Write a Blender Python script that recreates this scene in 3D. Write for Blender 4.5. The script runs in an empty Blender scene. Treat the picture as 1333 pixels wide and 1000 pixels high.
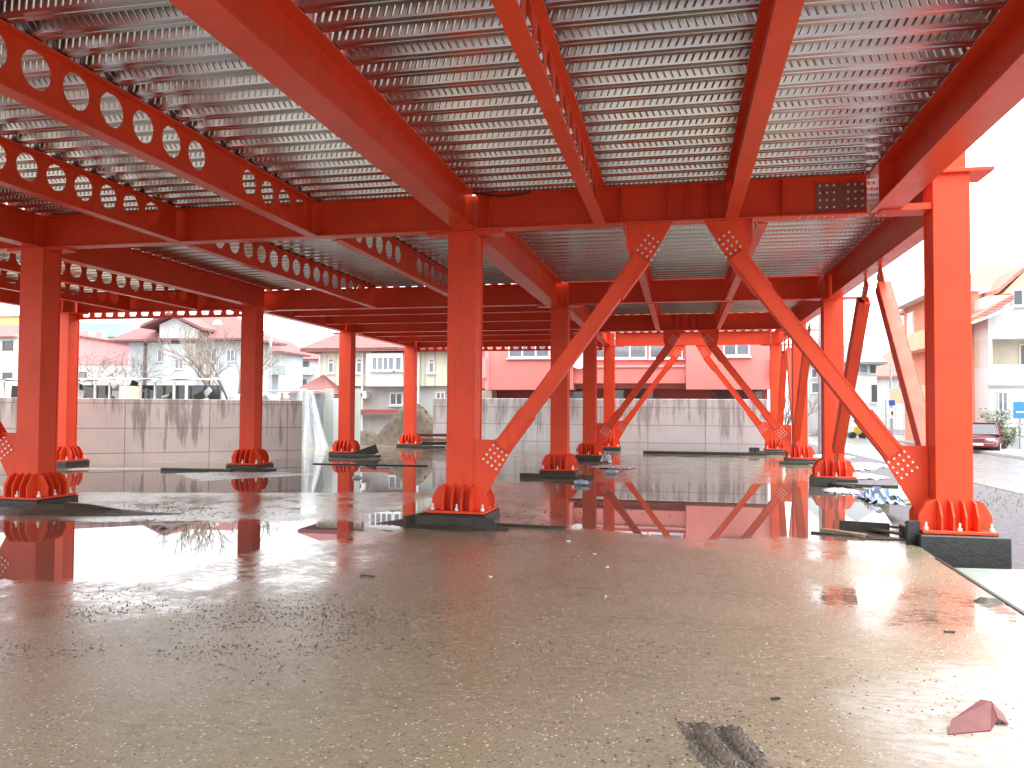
import bpy, bmesh, math, random
from mathutils import Vector, Matrix
random.seed(7)
S = bpy.context.scene
COL = S.collection
PI = math.pi

# ------------------------------------------------------------------ camera geometry
CF = Vector((-0.20525255, 0.97819909, 0.03159013)); CR = Vector((0.97870899, 0.2051567, 0.00628105))
CU = Vector((3.368e-4, -0.03220673, 0.99948117)); CP = Vector((-3.27322, -10.86796, 1.459326)); FPX = 1041.168

def at(px, py, Y):
    """world X,Z on the plane Y=const seen at a photograph position (used to measure the far houses)"""
    d = CF + CR*((px-666.5)/FPX) - CU*((py-500)/FPX)
    p = CP + d*((Y-CP.y)/d.y)
    return p.x, p.z

# ------------------------------------------------------------------ materials
def nodes(name):
    m = bpy.data.materials.new(name); m.use_nodes = True
    nt = m.node_tree; b = nt.nodes['Principled BSDF']
    return m, nt, b
def L(nt, a, b): nt.links.new(a, b)
def N(nt, t, **kw):
    n = nt.nodes.new(t)
    for k, v in kw.items():
        if k in n.inputs.keys(): n.inputs[k].default_value = v
        else: setattr(n, k, v)
    return n
def coords(nt, scale=(1, 1, 1), kind='Object'):
    tc = N(nt, 'ShaderNodeTexCoord'); mp = N(nt, 'ShaderNodeMapping'); mp.inputs['Scale'].default_value = scale
    L(nt, tc.outputs[kind], mp.inputs['Vector']); return mp.outputs['Vector']
def ramp(nt, src, stops):
    r = N(nt, 'ShaderNodeValToRGB'); e = r.color_ramp.elements
    while len(e) < len(stops): e.new(0.5)
    for i, (p, c) in enumerate(stops):
        e[i].position = p; e[i].color = (c, c, c, 1) if not isinstance(c, tuple) else (c + (1,) if len(c) == 3 else c)
    L(nt, src, r.inputs['Fac']); return r.outputs['Color']
def mix(nt, fac, a, b, mode='MIX'):
    m = N(nt, 'ShaderNodeMix', data_type='RGBA', blend_type=mode)
    for s, v in (('Factor', fac), ('A', a), ('B', b)):
        i = [x for x in m.inputs if x.name == s and (x.type == ('VALUE' if s == 'Factor' else 'RGBA'))][0]
        if hasattr(v, 'links'): L(nt, v, i)
        else: i.default_value = v if s == 'Factor' else tuple(v) + (1,)
    return [o for o in m.outputs if o.type == 'RGBA'][0]
def noise(nt, vec, scale, detail=4, rough=.55):
    n = N(nt, 'ShaderNodeTexNoise'); n.inputs['Scale'].default_value = scale; n.inputs['Detail'].default_value = detail
    n.inputs['Roughness'].default_value = rough; L(nt, vec, n.inputs['Vector']); return n.outputs['Fac']
def bump(nt, b, src, strength=.2, dist=.01):
    n = N(nt, 'ShaderNodeBump'); n.inputs['Strength'].default_value = strength; n.inputs['Distance'].default_value = dist
    L(nt, src, n.inputs['Height']); L(nt, n.outputs['Normal'], b.inputs['Normal'])

def mat(name, col, rough=.6, metal=0, var=.15, scale=3, bumps=0, bscale=40, streak=False, spec=.5):
    m, nt, b = nodes(name)
    v = coords(nt, (1, 1, .18) if streak else (1, 1, 1))
    f = noise(nt, v, scale, 6, .6)
    dark = tuple(c*(1-var) for c in col); lite = tuple(min(1, c*(1+var*.7)) for c in col)
    L(nt, mix(nt, ramp(nt, f, [(.3, 0.), (.7, 1.)]), dark, lite), b.inputs['Base Color'])
    r = N(nt, 'ShaderNodeMapRange'); r.inputs['To Min'].default_value = max(.03, rough-.1); r.inputs['To Max'].default_value = min(1, rough+.12)
    L(nt, noise(nt, v, scale*2.3, 3), r.inputs['Value']); L(nt, r.outputs['Result'], b.inputs['Roughness'])
    b.inputs['Metallic'].default_value = metal; b.inputs['Specular IOR Level'].default_value = spec
    if bumps: bump(nt, b, noise(nt, coords(nt), bscale, 5, .65), bumps, .02)
    return m

M = {}
def red_paint(name, col, rough=.42):
    m, nt, b = nodes(name)
    v = coords(nt, kind='Object')
    big = noise(nt, v, 1.3, 5, .6)
    st = noise(nt, coords(nt, (6, 6, .5)), 3, 4, .6)
    c = mix(nt, ramp(nt, big, [(.3, 0.), (.72, 1.)]), tuple(x*.86 for x in col), tuple(x*1.06 for x in col))
    c = mix(nt, ramp(nt, st, [(.52, 0.), (.78, .38)]), c, (col[0]*.55, col[1]*.7, col[2]*1.0))
    sp = noise(nt, v, 22, 4, .7)
    c = mix(nt, ramp(nt, sp, [(.66, 0.), (.72, .4)]), c, (.55, .25, .17))
    L(nt, c, b.inputs['Base Color'])
    r = N(nt, 'ShaderNodeMapRange'); r.inputs['To Min'].default_value = rough-.1; r.inputs['To Max'].default_value = rough+.15
    L(nt, noise(nt, v, 5, 4), r.inputs['Value']); L(nt, r.outputs['Result'], b.inputs['Roughness'])
    b.inputs['Specular IOR Level'].default_value = .32
    bump(nt, b, noise(nt, v, 60, 3), .06, .004)
    return m
M['red'] = red_paint('red_steel_paint', (.79, .066, .018))
M['redf'] = red_paint('red_steel_flange_paint', (.79, .074, .024), .30)

def galv():
    m, nt, b = nodes('galvanised_deck')
    v = coords(nt)
    sp = N(nt, 'ShaderNodeTexVoronoi'); sp.inputs['Scale'].default_value = 60; L(nt, v, sp.inputs['Vector'])
    big = noise(nt, coords(nt, (.5, 2, 1)), 1.2, 4)
    c = mix(nt, sp.outputs['Distance'], (.50, .51, .515), (.56, .57, .57))
    c = mix(nt, ramp(nt, big, [(.35, 0.), (.7, .5)]), c, (.42, .42, .42))
    L(nt, c, b.inputs['Base Color']); b.inputs['Metallic'].default_value = 1
    r = N(nt, 'ShaderNodeMapRange'); r.inputs['To Min'].default_value = .20; r.inputs['To Max'].default_value = .30
    L(nt, noise(nt, v, 3, 4), r.inputs['Value']); L(nt, r.outputs['Result'], b.inputs['Roughness'])
    return m
M['deck'] = galv()
M['bolt'] = mat('zinc_bolt', (.72, .70, .66), .35, .3, .1, 30)
M['black'] = mat('bitumen_black', (.022, .023, .022), .45, 0, .5, 7, .4, 30)
M['darkwood'] = mat('wet_dark_timber', (.035, .032, .024), .5, 0, .5, 9, .5, 40)
M['wood'] = mat('sawn_timber', (.30, .19, .10), .6, 0, .3, 8, .3, 40)
M['mud'] = mat('wet_mud_and_groove_shade', (.075, .065, .05), .5, 0, .5, 6, .8, 25)
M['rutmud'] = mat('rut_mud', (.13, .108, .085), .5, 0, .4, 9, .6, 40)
M['grit'] = mat('dark_grit', (.085, .075, .06), .55, 0, .4, 30)
M['soil'] = mat('heaped_soil', (.115, .092, .068), .9, 0, .45, 4, 1.0, 14)
M['sand'] = mat('pale_sand', (.52, .47, .39), .6, 0, .2, 20)
M['plastic'] = mat('white_sheet_plastic', (.42, .45, .47), .25, 0, .12, 5, .3, 9)
M['bluerag'] = mat('blue_plastic_rag', (.30, .42, .60), .4, 0, .5, 9, .3, 20)
M['scrap'] = mat('red_oxide_scrap', (.15, .03, .03), .5, 0, .25, 8, .2, 30)
M['panel'] = mat('pale_formwork_panel', (.25, .32, .285), .35, 0, .12, 3, .05, 60)
M['gravel'] = mat('purple_grey_gravel', (.115, .105, .118), .85, 0, .45, 9, 1.0, 45)
M['street'] = mat('wet_street', (.17, .17, .175), .25, 0, .25, 1.2, .25, 60)
M['pave'] = mat('pavement_concrete', (.42, .41, .39), .6, 0, .2, 2, .2, 60)
M['yellow'] = mat('yellow_plastic', (.50, .42, .08), .5)
M['pipe'] = mat('galvanised_pole', (.36, .38, .42), .45, .4, .2, 6)
M['dpipe'] = mat('brown_downpipe', (.12, .10, .09), .5, 0, .2, 6)
M['bark'] = mat('winter_bark', (.17, .145, .125), .9, 0, .3, 9, .6, 40)
M['twig'] = mat('winter_twigs', (.24, .20, .17), .9, 0, .3, 6)
M['leaf'] = mat('shrub_leaf', (.07, .12, .05), .6, 0, .4, 5)
M['white'] = mat('white_pvc', (.80, .80, .79), .4, 0, .06, 4)
def glass(name, col, r=.05):
    m, nt, b = nodes(name); v = coords(nt)
    L(nt, mix(nt, noise(nt, v, 1.7, 3), col, tuple(c*2.0+.03 for c in col)), b.inputs['Base Color'])
    b.inputs['Roughness'].default_value = r; b.inputs['Specular IOR Level'].default_value = .7
    bump(nt, b, noise(nt, v, 1.2, 2), .06, .05); return m
M['glass'] = glass('window_glass', (.10, .12, .14)); M['dglass'] = glass('dark_glass', (.03, .035, .04))
def plaster(name, col, dirt=.25): return mat(name, col, .85, 0, dirt*.6, 1.1, .15, 30, True, .3)
M['p_white'] = plaster('white_plaster', (.62, .62, .61)); M['p_grey'] = plaster('pale_grey_plaster', (.50, .54, .55), .35)
M['p_lgrey'] = plaster('light_grey_plaster', (.55, .56, .55), .3)
M['p_cream'] = plaster('cream_cladding', (.68, .67, .55), .2); M['p_yel'] = plaster('yellow_plaster', (.72, .55, .25))
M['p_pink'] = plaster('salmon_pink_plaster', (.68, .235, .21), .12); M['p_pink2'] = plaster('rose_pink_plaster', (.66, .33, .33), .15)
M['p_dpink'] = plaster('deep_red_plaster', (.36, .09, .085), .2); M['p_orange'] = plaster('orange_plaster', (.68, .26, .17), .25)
M['p_peach'] = plaster('peach_plaster', (.68, .42, .28), .2); M['p_beige'] = plaster('beige_plaster', (.58, .51, .40), .2)
M['p_green'] = plaster('faded_green_render', (.40, .46, .43), .4)
M['teal'] = mat('teal_sheet_roof', (.11, .155, .165), .5, 0, .15, 2)
M['grill'] = mat('old_iron', (.05, .05, .05), .6, 0, .3, 9)

def tiles(name, col):
    m, nt, b = nodes(name); v = coords(nt)
    w = N(nt, 'ShaderNodeTexWave', wave_type='BANDS', bands_direction='Z'); w.inputs['Scale'].default_value = 2.4; w.inputs['Distortion'].default_value = .6
    L(nt, v, w.inputs['Vector'])
    c = mix(nt, noise(nt, v, 2.5, 5), tuple(x*.7 for x in col), tuple(x*1.25 for x in col))
    c = mix(nt, ramp(nt, w.outputs['Fac'], [(0, .45), (.3, 0.)]), c, tuple(x*.45 for x in col))
    L(nt, c, b.inputs['Base Color']); b.inputs['Roughness'].default_value = .75
    bump(nt, b, w.outputs['Fac'], .6, .05); return m
M['tile'] = tiles('clay_tile_roof', (.27, .105, .10)); M['tile2'] = tiles('orange_tile_roof', (.50, .17, .13)); M['slate'] = tiles('grey_sheet_roof', (.26, .29, .31))

def concrete_wall(name, col, stain, seed):
    """shuttered concrete: panel joints, tie holes, run-off stains from the coping"""
    m, nt, b = nodes(name); v = coords(nt)
    br = N(nt, 'ShaderNodeTexBrick'); br.offset = 0; br.inputs['Scale'].default_value = 1
    br.inputs['Mortar Size'].default_value = .012; br.inputs['Brick Width'].default_value = 2.3; br.inputs['Row Height'].default_value = .72
    mp = N(nt, 'ShaderNodeMapping'); mp.inputs['Rotation'].default_value = (PI/2, 0, 0); mp.inputs['Location'].default_value = (seed, 0, .13)
    tc = N(nt, 'ShaderNodeTexCoord'); L(nt, tc.outputs['Object'], mp.inputs['Vector'])
    sx = N(nt, 'ShaderNodeSeparateXYZ'); L(nt, tc.outputs['Object'], sx.inputs[0])
    cb = N(nt, 'ShaderNodeCombineXYZ'); L(nt, sx.outputs['X'], cb.inputs['X']); L(nt, sx.outputs['Z'], cb.inputs['Y'])
    L(nt, cb.outputs[0], br.inputs['Vector'])
    c = mix(nt, noise(nt, v, 1.4, 7, .65), tuple(x*.82 for x in col), tuple(min(1, x*1.12) for x in col))
    br.inputs['Color1'].default_value = (1, 1, 1, 1); br.inputs['Color2'].default_value = (.90, .90, .90, 1); br.inputs['Mortar'].default_value = (.42, .40, .38, 1)
    c = mix(nt, 1.0, c, br.outputs['Color'], 'MULTIPLY')
    # vertical runs: narrow columns of noise, longest where the noise is strongest
    cs = N(nt, 'ShaderNodeCombineXYZ'); L(nt, sx.outputs['X'], cs.inputs['X']); cs.inputs['Y'].default_value = seed*3.1
    mz = N(nt, 'ShaderNodeMath', operation='MULTIPLY'); mz.inputs[1].default_value = .10; L(nt, sx.outputs['Z'], mz.inputs[0]); L(nt, mz.outputs[0], cs.inputs['Z'])
    n1 = noise(nt, cs.outputs[0], 3.4, 5, .7)
    mr = N(nt, 'ShaderNodeMapRange'); mr.inputs['From Min'].default_value = 0; mr.inputs['From Max'].default_value = 2.1
    mr.inputs['To Min'].default_value = -.10; mr.inputs['To Max'].default_value = .105; L(nt, sx.outputs['Z'], mr.inputs['Value'])
    ad = N(nt, 'ShaderNodeMath', operation='ADD'); L(nt, n1, ad.inputs[0]); L(nt, mr.outputs[0], ad.inputs[1])
    c = mix(nt, ramp(nt, ad.outputs[0], [(.56, 0.), (.66, stain)]), c, tuple(x*.30 for x in col))
    L(nt, c, b.inputs['Base Color']); b.inputs['Roughness'].default_value = .8
    bump(nt, b, noise(nt, v, 25, 5), .15, .01); return m
M['cw_left'] = concrete_wall('stained_concrete', (.50, .435, .41), .75, 1.7)
M['cw_right'] = concrete_wall('pale_stained_concrete', (.66, .665, .67), .62, 4.1)

def slab_mat():
    m, nt, b = nodes('wet_slab_concrete'); v = coords(nt)
    at_ = N(nt, 'ShaderNodeAttribute', attribute_name='wet'); dr = N(nt, 'ShaderNodeAttribute', attribute_name='dry')
    n1 = noise(nt, v, 1.6, 8, .62); n2 = noise(nt, coords(nt, (1, 2.2, 1)), 7, 6, .65); n3 = noise(nt, v, 60, 4, .7); n4 = noise(nt, v, 190, 2, .6)
    def math_(op, a, bb):
        q = N(nt, 'ShaderNodeMath', operation=op)
        for i, x in enumerate((a, bb)):
            if hasattr(x, 'links'): L(nt, x, q.inputs[i])
            else: q.inputs[i].default_value = x
        return q.outputs[0]
    w = math_('ADD', at_.outputs['Fac'], math_('MULTIPLY', math_('SUBTRACT', n1, .5), .75))
    w = math_('ADD', w, math_('MULTIPLY', math_('SUBTRACT', n2, .5), .62))
    w = math_('ADD', w, math_('MULTIPLY', math_('SUBTRACT', n3, .5), .16))
    pool = ramp(nt, w, [(.56, 0.), (.63, 1.)]); damp = ramp(nt, w, [(.12, 0.), (.5, 1.)])
    c = mix(nt, ramp(nt, n2, [(.3, 0.), (.7, 1.)]), (.180, .152, .106), (.350, .302, .220))
    c = mix(nt, ramp(nt, n1, [(.35, 0.), (.68, 1.)]), c, (.345, .297, .212))
    c = mix(nt, ramp(nt, noise(nt, v, .55, 3), [(.42, 0.), (.62, .5)]), c, (.255, .225, .14))
    # sand grains: pale and dark cells of about a centimetre
    vo = N(nt, 'ShaderNodeTexVoronoi'); vo.inputs['Scale'].default_value = 46; L(nt, v, vo.inputs['Vector'])
    sc = N(nt, 'ShaderNodeSeparateColor'); L(nt, vo.outputs['Color'], sc.inputs[0])
    core = ramp(nt, vo.outputs['Distance'], [(.18, 1.), (.42, 0.)])
    c = mix(nt, math_('MULTIPLY', core, ramp(nt, sc.outputs[0], [(.80, 0.), (.84, .95)])), c, (.74, .68, .58))
    c = mix(nt, math_('MULTIPLY', core, ramp(nt, sc.outputs[1], [(.74, 0.), (.78, .9)])), c, (.05, .041, .033))
    c = mix(nt, ramp(nt, n3, [(.3, .75), (.5, 0.)]), c, (.085, .07, .055))
    c = mix(nt, ramp(nt, damp, [(0, 0.), (1, .30)]), c, (.19, .16, .125))
    c = mix(nt, math_('MULTIPLY', dr.outputs['Fac'], ramp(nt, n2, [(.35, .2), (.6, 1.)])), c, (.44, .425, .40))
    c = mix(nt, pool, c, (.13, .11, .088))
    L(nt, c, b.inputs['Base Color'])
    r = mix(nt, damp, (.30,)*3, (.17,)*3); r = mix(nt, dr.outputs['Fac'], r, (.5,)*3); r = mix(nt, ramp(nt, n2, [(.35, 0.), (.7, .35)]), r, (.24,)*3); r = mix(nt, ramp(nt, w, [(.36, 0.), (.56, .85)]), r, (.06,)*3); r = mix(nt, pool, r, (.015,)*3)
    L(nt, r, b.inputs['Roughness']); b.inputs['IOR'].default_value = 1.45
    n5 = noise(nt, coords(nt, (1, 5, 1)), 14, 4, .6)
    h = math_('ADD', math_('ADD', math_('MULTIPLY', n3, .7), math_('MULTIPLY', math_('MULTIPLY', core, sc.outputs[2]), .35)), math_('MULTIPLY', n5, .4))
    bp = N(nt, 'ShaderNodeBump'); bp.inputs['Distance'].default_value = .009; L(nt, h, bp.inputs['Height'])
    L(nt, math_('MULTIPLY', math_('SUBTRACT', 1.0, ramp(nt, w, [(.38, 0.), (.62, 1.)])), .26), bp.inputs['Strength'])
    L(nt, bp.outputs['Normal'], b.inputs['Normal'])
    return m
M['slab'] = slab_mat()
def paint_car():
    m, nt, b = nodes('burgundy_car_paint'); b.inputs['Base Color'].default_value = (.16, .022, .035, 1); b.inputs['Roughness'].default_value = .25
    b.inputs['Coat Weight'].default_value = .6; b.inputs['Coat Roughness'].default_value = .06
    bump(nt, b, noise(nt, coords(nt), 3, 2), .02, .02); return m
M['car'] = paint_car(); M['rubber'] = mat('tyre_rubber', (.02, .02, .02), .7); M['lamp'] = glass('headlamp_glass', (.45, .46, .47), .1)
M['blue'] = mat('blue_sign_paint', (.03, .20, .55), .4, 0, .05); M['bluesign2'] = mat('road_sign_blue', (.03, .10, .5), .4, 0, .05)

# ------------------------------------------------------------------ mesh helpers
class MB:
    def __init__(s): s.v = []; s.f = []; s.mi = []; s.m = 0
    def poly(s, pts):
        i = len(s.v); s.v += [tuple(p) for p in pts]; s.f.append(tuple(range(i, i+len(pts)))); s.mi.append(s.m)
    def box(s, c, d, rz=0, mat4=None):
        x, y, z = d[0]/2, d[1]/2, d[2]/2
        P = [Vector((sx*x, sy*y, sz*z)) for sx, sy, sz in ((-1,-1,-1),(1,-1,-1),(1,1,-1),(-1,1,-1),(-1,-1,1),(1,-1,1),(1,1,1),(-1,1,1))]
        R = mat4 if mat4 is not None else Matrix.Rotation(rz, 4, 'Z')
        i = len(s.v); s.v += [tuple(R @ p + Vector(c)) for p in P]
        for f in ((0,3,2,1),(4,5,6,7),(0,1,5,4),(1,2,6,5),(2,3,7,6),(3,0,4,7)): s.f.append(tuple(i+k for k in f)); s.mi.append(s.m)
        return s
    def ext(s, pts, n):
        """closed polygon extruded along n"""
        n = Vector(n); i = len(s.v); k = len(pts)
        s.v += [tuple(Vector(p)-n/2) for p in pts] + [tuple(Vector(p)+n/2) for p in pts]
        s.f.append(tuple(i+j for j in range(k))[::-1]); s.f.append(tuple(i+k+j for j in range(k))); s.mi += [s.m]*2
        for j in range(k): s.f.append((i+j, i+(j+1) % k, i+k+(j+1) % k, i+k+j)); s.mi.append(s.m)
        return s
    def tube(s, p0, p1, r0, r1=None, n=8, cap=True):
        p0, p1 = Vector(p0), Vector(p1); r1 = r0 if r1 is None else r1
        d = (p1-p0).normalized(); a = d.orthogonal().normalized(); b = d.cross(a); i = len(s.v)
        for p, r in ((p0, r0), (p1, r1)):
            for k in range(n):
                t = 2*PI*k/n; s.v.append(tuple(p + a*math.cos(t)*r + b*math.sin(t)*r))
        for k in range(n): s.f.append((i+k, i+(k+1) % n, i+n+(k+1) % n, i+n+k)); s.mi.append(s.m)
        if cap: s.f.append(tuple(i+k for k in range(n))[::-1]); s.f.append(tuple(i+n+k for k in range(n))); s.mi += [s.m]*2
        return s
    def build(s, name, m, parent=None, smooth=False, bevel=0):
        me = bpy.data.meshes.new(name); me.from_pydata(s.v, [], s.f)
        for x in (m if isinstance(m, list) else [m]): me.materials.append(x)
        me.polygons.foreach_set('material_index', s.mi)
        bm = bmesh.new(); bm.from_mesh(me); bmesh.ops.recalc_face_normals(bm, faces=bm.faces); bm.to_mesh(me); bm.free()
        if smooth: me.polygons.foreach_set('use_smooth', [True]*len(me.polygons))
        o = bpy.data.objects.new(name, me); COL.objects.link(o)
        if bevel:
            bv = o.modifiers.new('bevel', 'BEVEL'); bv.width = bevel; bv.segments = 1; bv.limit_method = 'ANGLE'
        if parent is not None: put(o, parent)
        return o
def put(o, parent):
    """parent o, whose mesh is written in world coordinates, to an Empty with a plain location/rotation"""
    o.parent = parent
    o.matrix_parent_inverse = parent.matrix_basis.inverted()
def thing(name, label, cat, loc=(0, 0, 0), group=None):
    o = bpy.data.objects.new(name, None); COL.objects.link(o); o.location = loc; o.empty_display_size = .2
    return tag(o, label, cat, group)
def tag(o, label, cat, group=None):
    o['label'] = label; o['category'] = cat
    if group: o['group'] = group
    return o
def struct(o): o['kind'] = 'structure'; return o

# ------------------------------------------------------------------ grid of the frame
CPOS = {'A1': (-13.44, .23), 'B1': (-6.32, .32), 'C1': (0, 0), 'A2': (-14.19, 8.12), 'B2': (-6.12, 8.42), 'C2': (.07, 8.1),
        'A3': (-14.21, 14.27), 'B3': (-6.12, 15.0), 'C3': (.38, 15.38), 'A4': (-14.22, 20.76), 'B4': (-6.01, 21.01), 'C4': (.34, 21.16),
        'Z2': (-19.58, 7.89), 'Z1': (-19.7, .2), 'A0': (-13.4, -9.6), 'B0': (-6.6, -9.6), 'C0': (0, -9.6)}
ZB, ZT = 4.0, 4.515
COLLAB = {'A1': 'red column at the left edge of the view rising from dark mud beside the big puddle',
 'B1': 'nearest central red column, left foot of the front chevron braces',
 'C1': 'largest red column on the right, standing on a black plinth outside the slab edge',
 'A2': 'red column standing in front of the right part of the brown stained wall',
 'B2': 'red column just right of the nearest central column, without any brace',
 'C2': 'second red column along the street side, with a slanted side brace at its foot',
 'A3': 'red column between the stained wall and the dirt heap, before the cream house',
 'B3': 'red column carrying the left foot of the middle chevron braces',
 'C3': 'third red column along the street side, right foot of the middle chevron braces',
 'A4': 'slim distant red column in front of the dirt heap and white bay window',
 'B4': 'slim distant red column before the pale wall, left foot of the bright far braces',
 'C4': 'farthest red column on the street side, right foot of the bright far braces',
 'Z2': 'red column half hidden behind the left edge column, in front of the stained wall',
 'Z1': 'red column beyond the left edge of the view in the front row',
 'A0': 'red column of the row beside the camera, far left', 'B0': 'red column of the row beside the camera, left of it', 'C0': 'red column of the row beside the camera, right of it'}

PLAB = {'A1': 'low dark plinth under the left edge column', 'B1': 'low dark plinth under the nearest central column', 'A2': 'low dark plinth under the column by the stained wall',
 'B2': 'low dark plinth under the unbraced column', 'C2': 'low dark plinth under the second street side column', 'A3': 'low dark plinth under the column between wall and dirt heap', 'B3': 'low dark plinth at the left foot of the middle chevron',
 'C3': 'low dark plinth under the third street side column', 'A4': 'low dark plinth under the slim column by the dirt heap', 'B4': 'low dark plinth at the left foot of the far chevron', 'C4': 'low dark plinth under the farthest street side column',
 'Z2': 'low dark plinth under the half hidden column at far left', 'Z1': 'low dark plinth beyond the left edge of the view', 'A0': 'low dark plinth beside the camera, far left', 'B0': 'low dark plinth beside the camera, left', 'C0': 'low dark plinth beside the camera, right'}
def column(key):
    x, y = CPOS[key]; top = 3.985 if key != 'C1' else 4.40
    t = thing('steel_column', COLLAB[key], 'column', (x, y, 0), 'red steel columns of the frame')
    w, h, tf = .42, .20, .024
    s = MB(); zc, hz = (top+.04)/2, top-.04
    s.box((x, y-h+tf/2, zc), (w, tf, hz)); s.box((x, y+h-tf/2, zc), (w, tf, hz))
    for sg in (-1, 1): s.box((x+sg*(w/2-.022), y, zc), (.016, 2*h-2*tf-.002, hz))
    s.build('shaft', M['red'], t, bevel=.004)
    MB().box((x, y, .02), (.83, .83, .036)).build('base_plate', M['red'], t, bevel=.004)
    far = y > 13
    for ax in (0, 1):
        for sg in (-1, 1):
            for off in (-.2, -.068, .068, .2):
                o0 = (w/2 if ax else h) if not (ax and abs(off) < .15) else w/2-.012
                pr = [(o0, .04), (o0+.20, .04), (o0+.20, .20), (o0+.11, .36), (o0+.001, .40)]
                q = MB()
                if ax == 0: q.ext([(x+off, y+sg*a, z) for a, z in pr], (.022, 0, 0))
                else: q.ext([(x+sg*a, y+off, z) for a, z in pr], (0, .022, 0))
                q.build('base_stiffener', M['red'], t)
    for sx in (-1, 1):
        for sy in (-1, 0, 1):
            q = MB(); cx, cy = x+sx*.36, y+sy*.33
            q.tube((cx, cy, .039), (cx, cy, .075), .03, n=6).tube((cx, cy, .075), (cx, cy, .13), .014, n=6)
            q.build('anchor_bolt', M['bolt'], t)
    for sy in (-1, 1):
        q = MB(); cx, cy = x, y+sy*.37
        q.tube((cx, cy, .039), (cx, cy, .075), .03, n=6).tube((cx, cy, .075), (cx, cy, .13), .014, n=6); q.build('anchor_bolt', M['bolt'], t)
    if key == 'C1':
        MB().box((x+.06, y, top+.02), (.80, .56, .045)).build('cap_plate', M['red'], t, bevel=.003)
        MB().box((x+.02, y+.05, top+.36), (.36, .30, .62)).build('upper_stub', M['red'], t, bevel=.004)
        MB().ext([(x-.21, y+.02, 3.98), (x-.80, y+.02, 3.98), (x-.80, y+.02, 4.06), (x-.21, y+.02, 4.06)], (0, .36, 0)).build('bracket', M['red'], t)
    else:
        MB().box((x, y, top+.004), (.50, .44, .022)).build('cap_plate', M['red'], t)
        MB().box((x, y, (top+.016+4.505)/2), (.372, .385, 4.505-top-.016)).build('column_head', M['red'], t)
        for sg in (-1, 1):
            MB().ext([(x+sg*.215, y-.2, 3.985), (x+sg*.215, y+.2, 3.985), (x+sg*.56, y+.11, 3.985), (x+sg*.56, y-.11, 3.985)], (0, 0, .03)).build('flange_wing', M['redf'], t)
    # plinth / bedding under the base plate
    if key == 'C1':
        p = thing('concrete_plinth', 'large black coated plinth under the nearest street side column', 'plinth', (x, y, -.45), 'plinths under the columns')
        MB().box((x+.02, y-.02, -.225), (.98, .98, .44)).build('block', M['black'], p, bevel=.012)
        MB().box((x+.05, y-.1, -.425), (1.16, 1.10, .05)).build('footing_lip', M['grit'], p, bevel=.01)
    elif key in COLLAB:
        p = MB().box((x, y, -.08), (.87, .87, .155)).build('concrete_plinth', M['black'], bevel=.01)
        tag(p, PLAB[key], 'plinth', 'plinths under the columns')
for k in CPOS: column(k)

# ------------------------------------------------------------------ beams
def plate(s, c, axis, length, width, thick):
    s.box(c, (width, length, thick) if axis == 'y' else (length, width, thick))
def holes_web(s, axis, q, a0, a1, z0, z1, tw, cells, r, zc):
    """web plate in the plane (axis coordinate, z) with round openings; cells = list of centres"""
    def P(a, z, o): return (q+o, a, z) if axis == 'y' else (a, q+o, z)
    n = 20; pitch = .46; cur = a0
    def solid(b0, b1):
        if b1-b0 > 1e-4:
            m = (b0+b1)/2
            s.box((q, m, (z0+z1)/2) if axis == 'y' else (m, q, (z0+z1)/2), (tw, b1-b0, z1-z0) if axis == 'y' else (b1-b0, tw, z1-z0))
    for c in sorted(cells):
        l, rr = c-pitch/2, c+pitch/2
        if l < cur-1e-4 or rr > a1+1e-4: continue
        solid(cur, l); cur = rr
        ring = []
        for k in range(n):
            t = 2*PI*(k+.5)/n; dx, dz = math.cos(t), math.sin(t)
            f = min((pitch/2)/abs(dx) if abs(dx) > 1e-6 else 1e9, ((z1-zc) if dz > 0 else (zc-z0))/abs(dz) if abs(dz) > 1e-6 else 1e9)
            ring.append(((c+dx*r, zc+dz*r), (c+dx*f, zc+dz*f)))
        corners = [(rr, z1), (l, z1), (l, z0), (rr, z0)]
        for o in (-tw/2, tw/2):
            for k in range(n):
                (i0, o0), (i1, o1) = ring[k], ring[(k+1) % n]
                pts = [i0, o0]
                for cc in corners:   # insert a corner lying between the two rays
                    t = math.atan2(cc[1]-zc, cc[0]-c) % (2*PI); ta = 2*PI*(k+.5)/n; tb = ta+2*PI/n
                    if ta < t < tb or ta < t+2*PI < tb: pts.append(cc)
                pts += [o1, i1]; s.poly([P(a, z, o) for a, z in pts])
        for k in range(n):
            i0, i1 = ring[k][0], ring[(k+1) % n][0]
            s.poly([P(*i0, -tw/2), P(*i1, -tw/2), P(*i1, tw/2), P(*i0, tw/2)])
    solid(cur, a1)
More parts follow.
